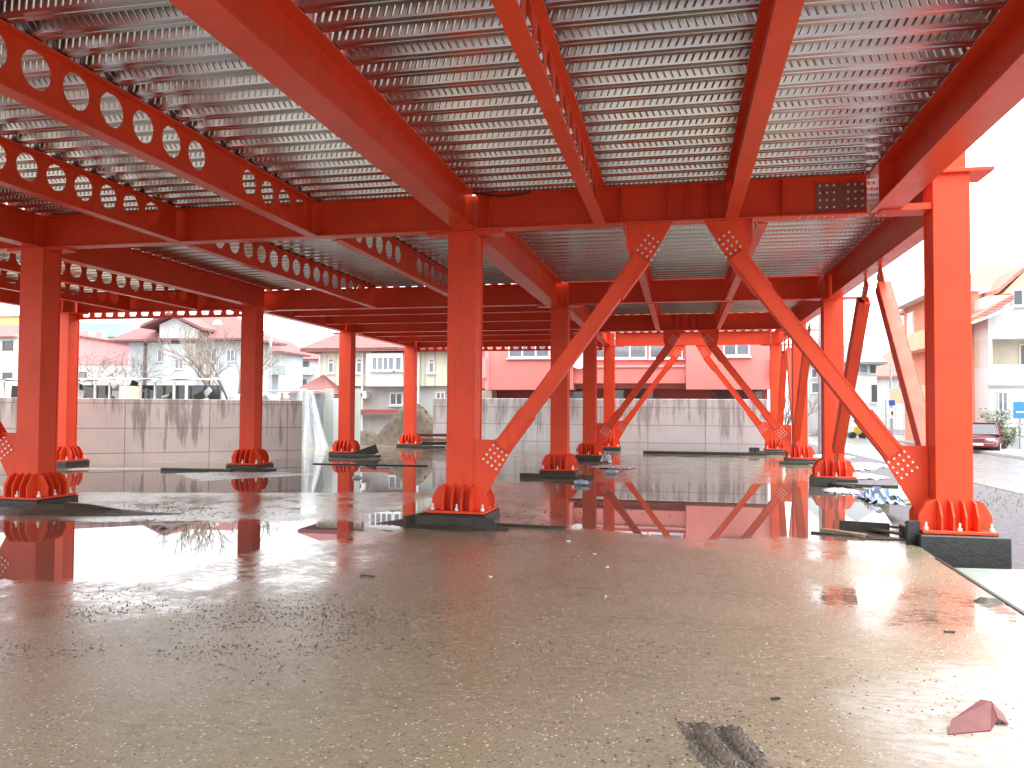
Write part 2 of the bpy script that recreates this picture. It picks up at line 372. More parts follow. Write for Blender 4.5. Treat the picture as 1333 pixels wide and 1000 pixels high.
def beam(axis, q, a0, a1, label, width=.18, cell=None, z0=ZB, z1=ZT, stiff=(), splice=None, cat='beam', m=None, group='red steel beams under the deck'):
    """I-beam along an axis at cross coordinate q from a0 to a1; cell = list of hole centres"""
    tf = .018; mid = (a0+a1)/2; ln = a1-a0
    C = lambda a, z: (q, a, z) if axis == 'y' else (a, q, z)
    name = 'cellular_beam' if cell else 'steel_beam'
    t = thing(name, label, cat, C(mid, z0), group)
    s = MB(); plate(s, C(mid, z0+tf/2), axis, ln, width, tf); s.build('bottom_flange', m or M['redf'], t)
    s = MB(); plate(s, C(mid, z1-tf/2), axis, ln, width, tf); s.build('top_flange', m or M['redf'], t)
    s = MB()
    if cell: holes_web(s, axis, q, a0, a1, z0+tf, z1-tf, .012, cell, .165, z0+.30)
    else: s.box(C(mid, (z0+z1)/2), (.014, ln, z1-z0-2*tf) if axis == 'y' else (ln, .014, z1-z0-2*tf))
    s.build('web', m or M['red'], t)
    for a in stiff:
        hw = width/2-.012
        for sg in (-1, 1):
            o = sg*(hw/2+.008)
            c = (q+o, a, (z0+z1)/2) if axis == 'y' else (a, q+o, (z0+z1)/2)
            MB().box(c, (hw, .012, z1-z0-2*tf) if axis == 'y' else (.012, hw, z1-z0-2*tf)).build('stiffener', M['red'], t)
    if splice is not None:
        sg = -1
        pl = MB(); c = (splice, q-.007-.008, (z0+z1)/2)
        pl.box(c, (.62, .014, .36)); pl.build('splice_plate', M['scrapsteel'], t)
        b0 = None
        for i in range(7):
            for j in range(4):
                if i == 3: continue
                if b0 is None:
                    b0 = MB().tube((0, 0, 0), (0, -.02, 0), .016, n=6).build('bolt', M['bolt'], None); b = b0
                else: b = b0.copy(); COL.objects.link(b)
                b.location = (splice-.26+i*.087, q-.022, z0+.12+j*.095); put(b, t)
        for i in range(11):
            if i == 5: continue
            b = b0.copy(); COL.objects.link(b); b.rotation_euler = (PI/2, 0, 0)
            b.location = (splice-.52+i*.104, q-.06, z0-.001); put(b, t)
    return t
M['scrapsteel'] = mat('bare_splice_steel', (.30, .10, .08), .45, .2, .3, 12)

def run(a, b, p=.46): return [a+p*i for i in range(int((b-a)/p)+1)]
# front bay, running in depth (Y from the row beside the camera to the first row)
F0, F1 = -8.36, .02
beam('y', -.72, F0, F1, 'solid red edge beam overhead at the right margin, open sky beyond it', .34, stiff=(-.45,))
beam('y', -2.60, F0, F1, 'narrow solid overhead beam right of centre, seen almost from below', .17)
beam('y', -4.345, F0, F1, 'overhead cellular beam right of the big one, its holes seen edge on', .155, run(-8.0, -.4))
beam('y', -6.26, F0, F1, 'widest solid overhead beam, running to the top of the nearest central column', .29)
beam('y', -8.60, F0, F1, 'upper left cellular beam with two runs of round holes and a blank between', .17, [-8.0, -7.54, -7.08, -5.62]+[-5.16, -4.70, -4.24, -3.78, -3.32, -2.86][:6]+[-1.74, -1.28, -.82, -.36])
beam('y', -10.86, F0, F1, 'second cellular beam from the upper left corner, below the first one', .15, run(-7.9, -.3))
beam('y', -13.38, F0, F1, 'solid overhead beam reaching the left edge column', .24)
beam('y', -15.6, F0, F1, 'left outer cellular beam of the front bay', .15, run(-7.9, -.4))
beam('y', -17.7, F0, F1, 'outermost cellular beam of the front bay', .15, run(-7.9, -.4))
beam('y', -19.6, F0, F1, 'outermost solid edge beam of the front bay', .22)
# first row, across
X1 = .14
beam('x', X1, -19.6, -13.40, 'cross beam of the first row, left of the left edge column', .22)
beam('x', X1+.01, -13.26, -6.42, 'cross beam of the first row between left and central columns', .22, stiff=(-10.7, -8.5))
beam('x', X1, -6.10, -.90, 'cross beam of the first row above the near chevron braces, with splice plate', .24, stiff=(-5.9, -4.05, -3.42, -3.18, -2.92, -2.68, -1.95), splice=-1.22)
beam('x', -8.9, -13.2, -6.5, 'cross beam of the row beside the camera, left part', .22)
beam('x', -8.9, -6.1, -.2, 'cross beam of the row beside the camera, right part', .22)
# bay between first and second row
G0, G1 = .38, 8.0
beam('y', .03, .22, 7.88, 'edge beam between the two nearest street side columns, side braces below', .26, z0=3.93, m=M['redf'])
beam('y', -2.17, G0, G1+.1, 'beam behind the upper right gusset, first bay in', .14, run(.8, 7.7))
beam('y', -3.98, G0, G1+.1, 'beam behind the upper left gusset, first bay in', .14, run(.8, 7.7))
beam('y', -6.2, .55, 8.18, 'heavy beam behind the nearest central column, running back to the next one', .32, z0=3.90)
beam('y', -8.36, G0, G1+.1, 'cellular beam just left of the central column, behind the first row', .15, run(.75, 3.4)+run(4.3, 7.8))
beam('y', -10.85, G0, G1+.1, 'long cellular beam behind the first row, middle of the left part', .15, run(.75, 7.7))
beam('y', -13.75, .45, 7.9, 'solid beam behind the left edge column, to the column by the stained wall', .24)
beam('y', -15.6, G0, G1-.2, 'upper cellular beam seen right behind the left edge column', .14, run(.75, 7.3))
beam('y', -17.6, G0, G1-.2, 'lower cellular beam seen right behind the left edge column', .14, run(.75, 7.3))
beam('y', -19.6, .42, 7.68, 'outer edge beam of the left bay behind the first row', .22)
# second row, across
def notches(t, x0, x1, y, zt):
    """edge profile under an outer beam: a bar carried on short blocks, daylight between them"""
    s = MB(); s.box(((x0+x1)/2, y, zt-.135), (x1-x0, .05, .07)); n = int((x1-x0)/.36)
    for k in range(n+1):
        x = x0+.06+k*.36; s.ext([(x-.055, y, zt-.002), (x+.055, y, zt-.002), (x+.085, y, zt-.099), (x-.085, y, zt-.099)], (0, .05, 0))
    s.build('edge_profile', M['red'], t)
zb = beam('x', 7.98, -19.36, -14.4, 'cross beam of the second row over the stained wall', .22)
notches(zb, -19.36, -14.42, 8.05, ZB)
beam('x', 8.27, -13.97, -6.34, 'cross beam of the second row left of the unbraced column', .22)
beam('x', 8.26, -5.9, -.16, 'cross beam of the second row right of the unbraced column', .22)
# farther bays
for i, y in enumerate((10.0, 12.1, 16.3, 18.6)):
    beam('x', y, -13.99, -6.32, ['first', 'second', 'third', 'fourth'][i]+' secondary cross beam in the rear left bays, counted from the second row', .13, z0=ZB+.05)
beam('x', 14.27, -13.98, -6.34, 'cross beam of the third row, rear left part', .22)
beam('x', 15.1, -5.9, .16, 'cross beam of the third row above the middle chevron braces', .24, stiff=(-3.42, -3.18, -2.92, -2.68))
lb = beam('x', 20.85, -14.0, -6.24, 'cross beam of the last row, left part, before the cream house', .22)
notches(lb, -13.98, -6.26, 20.9, ZB)
beam('x', 21.05, -5.78, .12, 'bright daylit cross beam of the last row above the far braces', .24)
beam('y', -14.2, 8.34, 14.05, 'side edge beam over the gap between stained wall and third row column', .24)
beam('y', -14.21, 14.5, 20.55, 'side edge beam leading to the slim column by the dirt heap', .24)
beam('y', -6.12, 8.64, 14.78, 'beam from the unbraced column to the middle braces', .24)
beam('y', -6.07, 15.22, 20.8, 'beam over the rear bay, left of the bright far frame', .24)
beam('y', -3.95, 8.5, 14.95, 'left beam of the pair over the middle chevron braces', .14, run(9, 14.5))
beam('y', -2.1, 8.5, 14.95, 'right beam of the pair over the middle chevron braces', .14, run(9, 14.5))
beam('y', .2, 8.32, 15.16, 'edge beam of the second street side bay', .24)
beam('y', .36, 15.6, 20.94, 'edge beam of the last street side bay', .22)

# ------------------------------------------------------------------ braces
bolt_src = {}
def bolt_copy(loc, ax, r, parent):
    key = (ax, r)
    if key not in bolt_src:
        d = (0, -.026, 0) if ax == 'y' else (.026, 0, 0)
        o = MB().tube((0, 0, 0), d, r, r*.85, n=8).build('bolt', M['bolt']); bolt_src[key] = o
    else: o = bolt_src[key].copy(); COL.objects.link(o)
    o.location = loc; put(o, parent); return o
def chevron(colx, sgn, yp, label, bolts=True, dx=0.):
    """one leg of a K-brace in the plane Y=yp; sgn=+1 rises to the right from a column at colx"""
    t = thing('diagonal_brace', label, 'brace', (colx, yp, .2), 'diagonal braces of the frame')
    X = lambda a: colx+sgn*a
    e = Vector((1.93, 0, 2.595)).normalized(); lo = Vector((.615, 0, .93)); hi = Vector((2.545, 0, 3.525))
    lo.x += dx*.2; hi.x += dx
    e = (hi-lo).normalized(); nrm = Vector((-e.z, 0, e.x))
    W = lambda p, y=0: (X(p.x), yp+y, p.z)
    s = MB(); w = .098
    # hollow box shape: web faces set back 12 mm behind the flange edges
    for y in (-.088, .088):
        a, b = lo, hi; s.ext([W(a-nrm*w*.96, y), W(b-nrm*w*.96, y), W(b+nrm*w*.96, y), W(a+nrm*w*.96, y)], (0, .012, 0))
    for k in (-1, 1):
        a, b = lo+nrm*k*w, hi+nrm*k*w
        s.ext([W(a-nrm*k*.014), W(b-nrm*k*.014), W(b), W(a)], (0, .212, 0))
    s.build('diagonal', M['red'], t)
    for p, d in ((lo, 1), (hi, -1)):          # cover strips along the member's edges near each end
        for k in (-1, 1):
            a = p - e*d*.02 + nrm*k*(w+.002); b = p + e*d*.60 + nrm*k*(w+.002)
            MB().ext([W(a), W(b), W(b+nrm*k*.022), W(a+nrm*k*.022)], (0, .16, 0)).build('cover_plate', M['red'], t)
    q = [Vector((.211, 0, .10)), Vector((.211, 0, 1.03)), Vector((.50, 0, 1.03)), lo+nrm*.115+e*.1, lo-nrm*.125+e*.1, Vector((.36, 0, .22))]
    MB().ext([W(p) for p in q], (0, .03, 0)).build('gusset_plate', M['red'], t)
    q = [Vector((2.35+dx, 0, 3.996)), Vector((2.95+dx, 0, 3.996)), hi-nrm*.125-e*.1, hi+nrm*.115-e*.1, Vector((2.35+dx, 0, 3.66))]
    MB().ext([W(p) for p in q], (0, .03, 0)).build('gusset_plate', M['red'], t)
    MB().ext([(X(2.335+dx), yp-.11, 3.996), (X(2.335+dx), yp+.11, 3.996), (X(2.335+dx), yp+.02, 3.64), (X(2.335+dx), yp-.02, 3.64)], (.014, 0, 0)).build('gusset_rib', M['redf'], t)
    if bolts:
        for p, d in ((lo, -1), (hi, 1)):
            for i in range(4):
                for j in range(4):
                    c = p + e*d*(.055+.082*i) + nrm*(-.115+.077*j)
                    bolt_copy((X(c.x), yp-.015, c.z), 'y', .0175, t)
    return t
chevron(-6.32, 1, .12, 'nearest diagonal brace, rising right from the central column to the cross beam')
chevron(0.0, -1, .12, 'nearest diagonal brace, rising left from the large column on the black plinth', dx=-.0)
chevron(-13.44, -1, .12, 'diagonal brace cut by the left edge of the view, behind the left edge column')
chevron(-6.12, 1, 15.05, 'left leg of the middle chevron, dark red and in shade')
chevron(.30, -1, 15.05, 'right leg of the middle chevron, dark red and in shade', dx=.05)
chevron(-6.01, 1, 21.0, 'left leg of the far chevron, bright in daylight')
chevron(.32, -1, 21.0, 'right leg of the far chevron, bright in daylight', dx=.05)
def side_brace(x, yb, sgn, yt, zt, label):
    t = thing('side_brace', label, 'brace', (x, yb, .2), 'slanted braces along the street side')
    lo = Vector((x, yb, .62)); hi = Vector((x, yt, zt)); e = (hi-lo).normalized(); n = Vector((0, -e.z, e.y))
    s = MB(); w = .105
    for k in (-1, 1):
        a, b = lo+n*k*w, hi+n*k*w; s.ext([a-n*k*.012, b-n*k*.012, b, a], (.21, 0, 0))
        o = Vector((k*.099, 0, 0))
        # slotted faces: the gusset slides into a slot at either end
        A, B = lo+o, hi+o; g = .016
        s.ext([A-n*w, B-n*w, B-n*g, A-n*g], (.012, 0, 0)); s.ext([A+n*g, B+n*g, B+n*w, A+n*w], (.012, 0, 0))
        s.ext([A+e*.5-n*g, B-e*.5-n*g, B-e*.5+n*g, A+e*.5+n*g], (.012, 0, 0))
    s.build('diagonal', M['red'], t)
    for p, d in ((lo, -1), (hi, 1)):
        a = p-e*d*.35; b = p+e*d*.42
        MB().ext([a-n*.10, b-n*.15, b+n*.15, a+n*.10], (.026, 0, 0)).build('gusset_plate', M['red'], t)
        for i in range(4):
            for j in range(2):
                c = p+e*d*(.06+.085*i)+n*(-.05+.1*j)
                b2 = bolt_copy((c.x-.013, c.y, c.z), 'x', .02, t); b2.rotation_euler = (0, 0, PI)
                bolt_copy((c.x+.013, c.y, c.z), 'x', .02, t)
side_brace(.05, 7.45, -1, 4.86, 3.52, 'side brace leaning toward the viewer from the second street side column')
side_brace(.05, .75, 1, 3.42, 3.55, 'side brace rising away from behind the large column, street visible through it')
side_brace(.22, 15.0, -1, 12.5, 3.5, 'farther side brace before the third street side column')
side_brace(.36, 20.4, -1, 18.8, 3.55, 'steep slim side brace by the farthest street side column')
side_brace(.36, 15.9, 1, 17.6, 3.55, 'farther side brace behind the third street side column')

# ------------------------------------------------------------------ metal deck
def deck(x0, x1, y0, y1, ribs, label, emb=None):
    """profiled sheet; ribs='x' means the corrugations run along X. emb=(y range) gets pressed ridges"""
    s = MB(); p = .32; zl, zh = 4.522, 4.630
    a0, a1 = (y0, y1) if ribs == 'x' else (x0, x1); b0, b1 = (x0, x1) if ribs == 'x' else (y0, y1)
    n = int((a1-a0)/p)
    prof = []
    for i in range(n+1):
        a = a0+i*p
        prof += [(a, zh), (a+.105, zh), (a+.150, zl), (a+.200, zl), (a+.206, zl+.007), (a+.219, zl+.007), (a+.225, zl), (a+.275, zl)]
    prof.append((a0+(n+1)*p, zh))
    prof = [q for q in prof if q[0] <= a1+1e-6]
    P = (lambda a, b, z: (b, a, z)) if ribs == 'x' else (lambda a, b, z: (a, b, z))
    i0 = len(s.v)
    for a, z in prof: s.v += [P(a, b0, z), P(a, b1, z)]
    for k in range(len(prof)-1):
        s.f.append((i0+2*k, i0+2*k+1, i0+2*k+3, i0+2*k+2)); s.mi.append(0)
    if emb:
        for i in range(n+1):
            for (u0, z0, u1, z1, side) in ((.105, zh, .150, zl, 0), (.275, zl, .320, zh, 1)):
                a = a0+i*p
                if not emb[0] < a < emb[1] or (side and emb[2]): continue
                dirs = 1 if i % 3 == 1 else -1
                nv = Vector((-(z0-z1), -(u1-u0))).normalized()    # outward (down) normal in (a,z)
                if side: nv = Vector(((z1-z0), -(u1-u0))).normalized()
                k = b0+.05
                while k < b1-.05:
                    pts = []
                    for (f, off) in ((.14, -.019*dirs), (.86, .019*dirs)):
                        for wd in (-.011, .011):
                            pts.append((a+u0+(u1-u0)*f, k+off+wd, z0+(z1-z0)*f))
                    mid = [(a+u0+(u1-u0)*f + nv.x*.0042, k+off, z0+(z1-z0)*f + nv.y*.0042) for f, off in ((.22, -.014*dirs), (.78, .014*dirs))]
                    j = len(s.v); s.v += [P(*q) for q in pts] + [P(*q) for q in mid]
                    for f in ((j, j+4, j+5, j+2), (j+4, j+1, j+3, j+5), (j, j+1, j+4), (j+2, j+5, j+3)): s.f.append(f); s.mi.append(0)
                    k += .066
    me = bpy.data.meshes.new('deck_sheet'); me.from_pydata(s.v, [], s.f); me.materials.append(M['deck'])
    o = bpy.data.objects.new('deck_sheet', me); COL.objects.link(o)
    return tag(o, label, 'metal deck', 'profiled steel deck sheets')
deck(-19.7, -13.40, -10.6, .12, 'x', 'deck sheet over the far left of the front bay')
deck(-13.36, -6.28, -10.6, .12, 'x', 'darker deck sheet left of the widest overhead beam, above the cellular beams', (-6.6, .1, 1))
deck(-6.24, -.60, -10.6, .12, 'x', 'deck sheet right of the widest overhead beam, reaching the right edge beam', (-6.9, .1, 1))
deck(-19.7, -13.80, .16, 8.1, 'x', 'deck sheet of the far left bay behind the first row')
deck(-13.76, -6.22, .16, 8.26, 'x', 'deck sheet behind the first row, left of the central column')
deck(-6.18, .12, .16, 8.26, 'x', 'deck sheet behind the first row, above and between the upper gussets', (.1, 8.3, 1))
deck(-14.2, -6.14, 8.30, 21.2, 'y', 'deck sheet of the rear left bays over the secondary beams')
deck(-6.10, .30, 8.30, 15.06, 'x', 'deck sheet between second and third row, before the middle chevron')
deck(-6.10, .34, 15.12, 18.9, 'y', 'deck sheet behind the middle chevron, open flutes against the sky')
deck(-5.9, .3, 20.5, 21.7, 'y', 'narrow deck strip lying on the bright cross beam of the last row')
def trim(x0, x1, y, label):
    s = MB(); s.box(((x0+x1)/2, y, 4.47), (x1-x0, .012, .094)).box(((x0+x1)/2, y+.05, 4.428), (x1-x0, .088, .010))
    tag(s.build('edge_trim', M['red']), label, 'edge trim', 'trim angles at deck ends')
trim(-6.0, .3, 18.84, 'red trim angle under the white notches behind the middle chevron')

s = MB(); pts = [(-6.12, -.06, 4.50), (-5.95, -.08, 4.47), (-5.75, -.07, 4.43), (-5.5, -.06, 4.44), (-5.3, -.05, 4.47)]
for a, b in zip(pts, pts[1:]): s.tube(a, b, .014, n=6, cap=False)
tag(s.build('hanging_cable', M['black']), 'short black cable sagging beside the head of the nearest central column', 'cable')
# ------------------------------------------------------------------ slab, ground, road
def inpoly(x, y, P):
    c = False; j = len(P)-1
    for i in range(len(P)):
        (xi, yi), (xj, yj) = P[i], P[j]
        if (yi > y) != (yj > y) and x < (xj-xi)*(y-yi)/(yj-yi)+xi: c = not c
        j = i
    return c
def sdist(x, y, P):
    d = 1e9
    for i in range(len(P)):
        ax, ay = P[i]; bx, by = P[(i+1) % len(P)]
        t = max(0, min(1, ((x-ax)*(bx-ax)+(y-ay)*(by-ay))/((bx-ax)**2+(by-ay)**2+1e-9)))
        d = min(d, math.hypot(x-ax-t*(bx-ax), y-ay-t*(by-ay)))
    return d if inpoly(x, y, P) else -d
POOLS = [([(-16, -2.6), (-12.5, -1.5), (-8.0, -.3), (-7.3, -.5), (-7.5, -1.5), (-8.0, -2.5), (-8.2, -3.4), (-8.4, -4.2), (-10, -4.6), (-16, -5)], 1.0, .8),
         ([(-15, 2.3), (-21, 5.2), (-18.6, 8.6), (-15.2, 12.0), (-10.8, 12.9), (-8.4, 8), (-7.5, 4.2), (-10, 3.4), (-13.9, 2.5)], 1.0, .4),
         ([(-5.7, 6.6), (-.3, 7.6), (.3, 5.1), (-.3, 1.0), (-1.2, -.25), (-1.9, .0), (-2.6, -.4), (-3.42, -.5), (-4.0, -.15), (-4.7, .1), (-5.2, 1.6)], 1.0, .5), ([(-4.8, .2), (-3.5, -1.2), (-1.5, -1.6), (-.5, -1.2), (-.4, .4)], .50, .5),
         ([(-7.6, 4), (-7.3, 1.0), (-6.9, .2), (-7.0, -.9), (-7.8, .4)], .95, .3),
         ([(-2.2, -2.8), (-.6, -2.6), (-.75, -4.2), (-1.6, -4.7), (-2.3, -4.4)], .57, .5), ([(-9.5, -5.6), (-7.6, -5.2), (-6.4, -4.2), (-6.3, -2.2), (-7.6, -.8), (-8.5, -3)], .50, .7), ([(-13.5, .0), (-8.5, .2), (-7.2, 1.5), (-8, 4.0), (-12, 2.4)], .50, .5),
         ([(-.75, -3.2), (-.62, -3.2), (-.66, -6), (-1.2, -5.4)], .8, .3)]
DRY = [([(-2.39, -6.05), (-1.6, -5.25), (-.8, -5.2), (-.7, -6.9), (-2.29, -6.9)], .16), ([(-13.5, 4.6), (-11.5, 7.4), (-14.5, 8), (-15.5, 6.5)], .3), ([(-18.5, 6.2), (-15.5, 8.4), (-19, 7.6)], .3)]
def edge(y): return -.56 if y < -2.5 else (-.56+(y+2.5)*.045 if y < .9 else (-.4+(y-.9)*.16 if y < 5 else .5))
def slab():
    ys = []; y = -15.0
    while y < 22.2: ys.append(y); y += .11 if y < 6 else .2
    xs0 = [-30+i*.4 for i in range(24)]; x = -20.5; xs = xs0[:]
    while x < -.7: xs.append(x); x += .11
    xs += [None]
    v, f, wet, dry = [], [], [], []
    nx = len(xs)
    for y in ys:
        for x in xs:
            X = edge(y) if x is None else x
            v.append((X, y, -.15))
            base = .20 + (.22 if y > 6.5 else 0) + (.12*max(0, min(1, (y+5)/4))) + (.08 if -9 < X < -5.5 and y < -2 else 0)
            if X < -7 and y < -4.5: base += .05
            for P, val, soft in POOLS:
                d = sdist(X, y, P) if -1.2 < 0 else 0
                k = max(0, min(1, (d/soft+1)/2)); k = k*k*(3-2*k); base = max(base, base+(val-base)*k)
            dd = 0
            for P, soft in DRY:
                d = sdist(X, y, P); k = max(0, min(1, (d/soft+1)/2)); dd = max(dd, k)
            wet.append(base*(1-.6*dd)); dry.append(dd)
    for j in range(len(ys)-1):
        for i in range(nx-1):
            a = j*nx+i; f.append((a, a+1, a+nx+1, a+nx))
    # skirt down the right edge
    n0 = len(v)
    for j in range(len(ys)): v.append((edge(ys[j]), ys[j], -.46)); wet.append(.2); dry.append(0)
    for j in range(len(ys)-1): a = j*nx+nx-1; f.append((a, n0+j, n0+j+1, a+nx))
    me = bpy.data.meshes.new('slab'); me.from_pydata(v, [], f); me.materials.append(M['slab'])
    for nm, d in (('wet', wet), ('dry', dry)):
        at_ = me.attributes.new(nm, 'FLOAT', 'POINT'); at_.data.foreach_set('value', d)
    o = bpy.data.objects.new('concrete_slab', me); COL.objects.link(o); struct(o)
slab()
s = MB(); s.poly([(-400, -200, -.44), (500, -200, -.44), (500, 700, -.44), (-400, 700, -.44)]); struct(s.build('ground', M['gravel']))
s = MB(); s.poly([(5.2, -30, -.43), (10.2, -30, -.43), (10.2, 20, -.43), (9.6, 60, -.43), (9.6, 200, -.43), (3.6, 200, -.43), (3.6, 60, -.43)]); struct(s.build('street', M['street']))
s = MB(); s.box((11.4, 60, -.37), (2.2, 180, .13)); struct(s.build('pavement', M['pave']))
s = MB(); s.poly([(-60, 22.9, -.425), (3.0, 22.9, -.425), (3.0, 31.5, -.425), (-60, 31.5, -.425)]); struct(s.build('yard', M['soil']))

# mud, grit, boards round the bases
def lump(name, cx, cy, rx, ry, h, z0, m, label, cat, rz=0, n=22, seed=0, kind=None, group=None):
    R = random.Random(seed); v, f = [], []; k = 8
    ph = [R.uniform(0, 6.28) for _ in range(6)]
    for i in range(k+1):
        t = i/k
        for j in range(n):
            a = 2*PI*j/n
            rr = (1+.16*math.sin(2*a+ph[0])+.12*math.sin(3*a+ph[1])+.08*math.sin(7*a+ph[2]))*t
            x, y = rx*rr*math.cos(a), ry*rr*math.sin(a)
            z = h*(math.cos(t*PI)*.5+.5)*(1+.35*math.sin(x*5/rx+ph[3])*math.sin(y*4/ry+ph[4]))+R.uniform(-.08, .08)*h*(1 if i < k else 0)
            v.append((cx+x*math.cos(rz)-y*math.sin(rz), cy+x*math.sin(rz)+y*math.cos(rz), z0+z-(.02 if i == k else 0)))
    for i in range(k):
        for j in range(n): f.append((i*n+j, i*n+(j+1) % n, (i+1)*n+(j+1) % n, (i+1)*n+j))
    me = bpy.data.meshes.new(name); me.from_pydata(v, [], f); me.materials.append(m)
    me.polygons.foreach_set('use_smooth', [True]*len(f)); bm = bmesh.new(); bm.from_mesh(me); bmesh.ops.remove_doubles(bm, verts=bm.verts, dist=1e-4); bmesh.ops.recalc_face_normals(bm, faces=bm.faces); bm.to_mesh(me); bm.free()
    o = bpy.data.objects.new(name, me); COL.objects.link(o); tag(o, label, cat, group)
    if kind: o['kind'] = kind
    return o
lump('mud_patch', -12.6, -.35, 1.9, .55, .12, -.155, M['mud'], 'dark mud spread in front of the left edge column', 'mud', .2, seed=3)
lump('mud_patch', -6.5, .02, 1.0, .75, .13, -.155, M['mud'], 'greenish dark mortar bed around the foot of the nearest central column', 'mud', .3, seed=5)
lump('mud_patch', -6.1, 8.2, .95, .75, .11, -.155, M['mud'], 'muddy ring around the foot of the unbraced column', 'mud', .1, seed=6)
lump('mud_patch', -14.1, 7.9, 1.0, .8, .10, -.155, M['mud'], 'muddy ring around the foot of the column by the stained wall', 'mud', .1, seed=8)
def board(x, y, z, ln, w, h, rz, label, m='darkwood', tilt=0, name='timber_board', roll=0):
    s = MB(); Mx = Matrix.Rotation(rz, 4, 'Z') @ Matrix.Rotation(tilt, 4, 'Y') @ Matrix.Rotation(roll, 4, 'X')
    s.box((x, y, z), (ln, w, h), mat4=Mx)
    return tag(s.build(name, M[m], bevel=.004), label, 'board', 'loose timber and formwork boards')
board(-6.25, -.40, -.075, 1.15, .03, .16, -.10, 'upright dark formwork board before the nearest central column')
board(-5.45, -.05, -.135, 1.35, .09, .028, -.10, 'long thin board lying to the right of the nearest central column')
board(-5.75, -.42, -.138, .5, .08, .02, .03, 'short pale edged lath in front of the nearest central column')
board(-6.84, -.10, -.08, .7, .03, .15, 1.25, 'slanting board on the left side of the nearest central column')
board(-15.2, 7.3, -.115, 1.9, .12, .07, .05, 'long black beam of timber left of the column by the stained wall')
board(-13.75, 7.55, -.10, 1.1, .10, .07, .25, 'black timber right of the column by the stained wall')
board(-13.6, 13.6, -.09, 1.7, .2, .09, .0, 'black timber at the foot of the column between wall and dirt heap')
board(-13.35, 14.0, .02, .7, .04, .3, .3, 'tilted dark board beside the column between wall and dirt heap', tilt=-.35)
board(-11.9, 10.6, -.135, 3.4, .10, .025, .03, 'long thin plank lying across the far puddle')
board(-13.3, 20.2, -.09, 1.5, .2, .1, .0, 'black timber at the foot of the slim column by the dirt heap')
board(-6.3, 7.75, -.10, 1.35, .09, .10, -.03, 'dark timber in front of the unbraced column')
board(-5.35, 7.7, -.11, .22, .16, .08, .3, 'small dark block right of the unbraced column')
board(-6.05, 14.3, -.115, 1.2, .12, .06, .0, 'dark timber at the foot of the middle chevron, left side')
board(-2.4, 19.2, -.10, 4.4, .16, .11, .01, 'long grey timber lying before the pale wall')
board(-.85, .66, -.085, .62, .05, .13, -.25, 'dark upright board end left of the black plinth')
board(-.56, .38, -.11, .62, .11, .03, -.85, 'weathered plank leaning against the black plinth', 'darkwood')
board(-.62, .62, -.06, .55, .05, .03, -.55, 'thin crossing lath beside the black plinth', 'darkwood')
board(-.505, -.33, -.03, .16, .05, .34, .3, 'short black stake standing at the corner of the black plinth', 'black')
board(-1.18, .30, -.125, .62, .10, .045, -.75, 'light brown timber offcut lying at the puddle end', 'wood')
board(-1.22, .22, -.138, .75, .07, .022, -.32, 'thin dark batten under the light brown offcut')
board(-.78, -.02, -.140, .55, .04, .016, .05, 'thin lath lying between offcut and black plinth')
board(-.28, 7.3, -.05, .55, .05, .19, -.04, 'black upright board at the second street side column')
board(.02, 7.0, -.10, .75, .06, .06, -1.0, 'dark slanting batten at the second street side column')
board(.45, 7.35, -.11, 1.5, .3, .07, -.1, 'dark timber under the second street side column')
board(.55, 14.6, -.1, 1.7, .3, .08, .02, 'dark timber under the third street side column')
board(-.55, 20.3, -.02, .35, .2, .22, .1, 'small black crate like block by the farthest street side column', 'black')
board(.1, 20.1, -.08, 1.2, .3, .1, .05, 'grey timber under the farthest street side column')
# strip along the slab edge + pale panel outside
tag(MB().ext([(-.53, -1.25, -.17), (-.62, -4.6, -.17), (-.585, -4.6, -.17), (-.495, -1.25, -.17)], (0, 0, .06)).build('edge_strip', M['black']), 'black strip along the slab edge below the black plinth', 'strip')
tag(MB().ext([(-.46, -.98, -.31), (1.9, -.75, -.31), (1.9, -3.3, -.31), (-.55, -4.4, -.31)], (0, 0, .03)).build('formwork_panel', M['panel']), 'pale green smooth panel lying outside the slab at lower right', 'panel')
lump('crumpled_bag', -.72, -3.35, .14, .09, .05, -.152, M['mud'], 'small dark crumpled bag on the slab by the edge strip', 'bag', seed=31)
# red scrap sheet, bent
s = MB(); z = -.146
A = [(-1.965, -6.47), (-1.92, -6.36), (-1.70, -6.12), (-1.655, -6.14), (-1.675, -6.28), (-1.74, -6.37)]
s.ext([(x, y, z+(.0 if i in (0, 5) else .03 if i in (1, 4) else .07)) for i, (x, y) in enumerate(A)], (0, 0, .006))
s.ext([(-1.655, -6.14, z+.072), (-1.675, -6.28, z+.034), (-1.62, -6.27, z+.004), (-1.60, -6.15, z+.012)], (0, 0, .006))
tag(s.build('metal_scrap', M['scrap']), 'bent dark red sheet scrap on the dry patch at lower right', 'scrap')
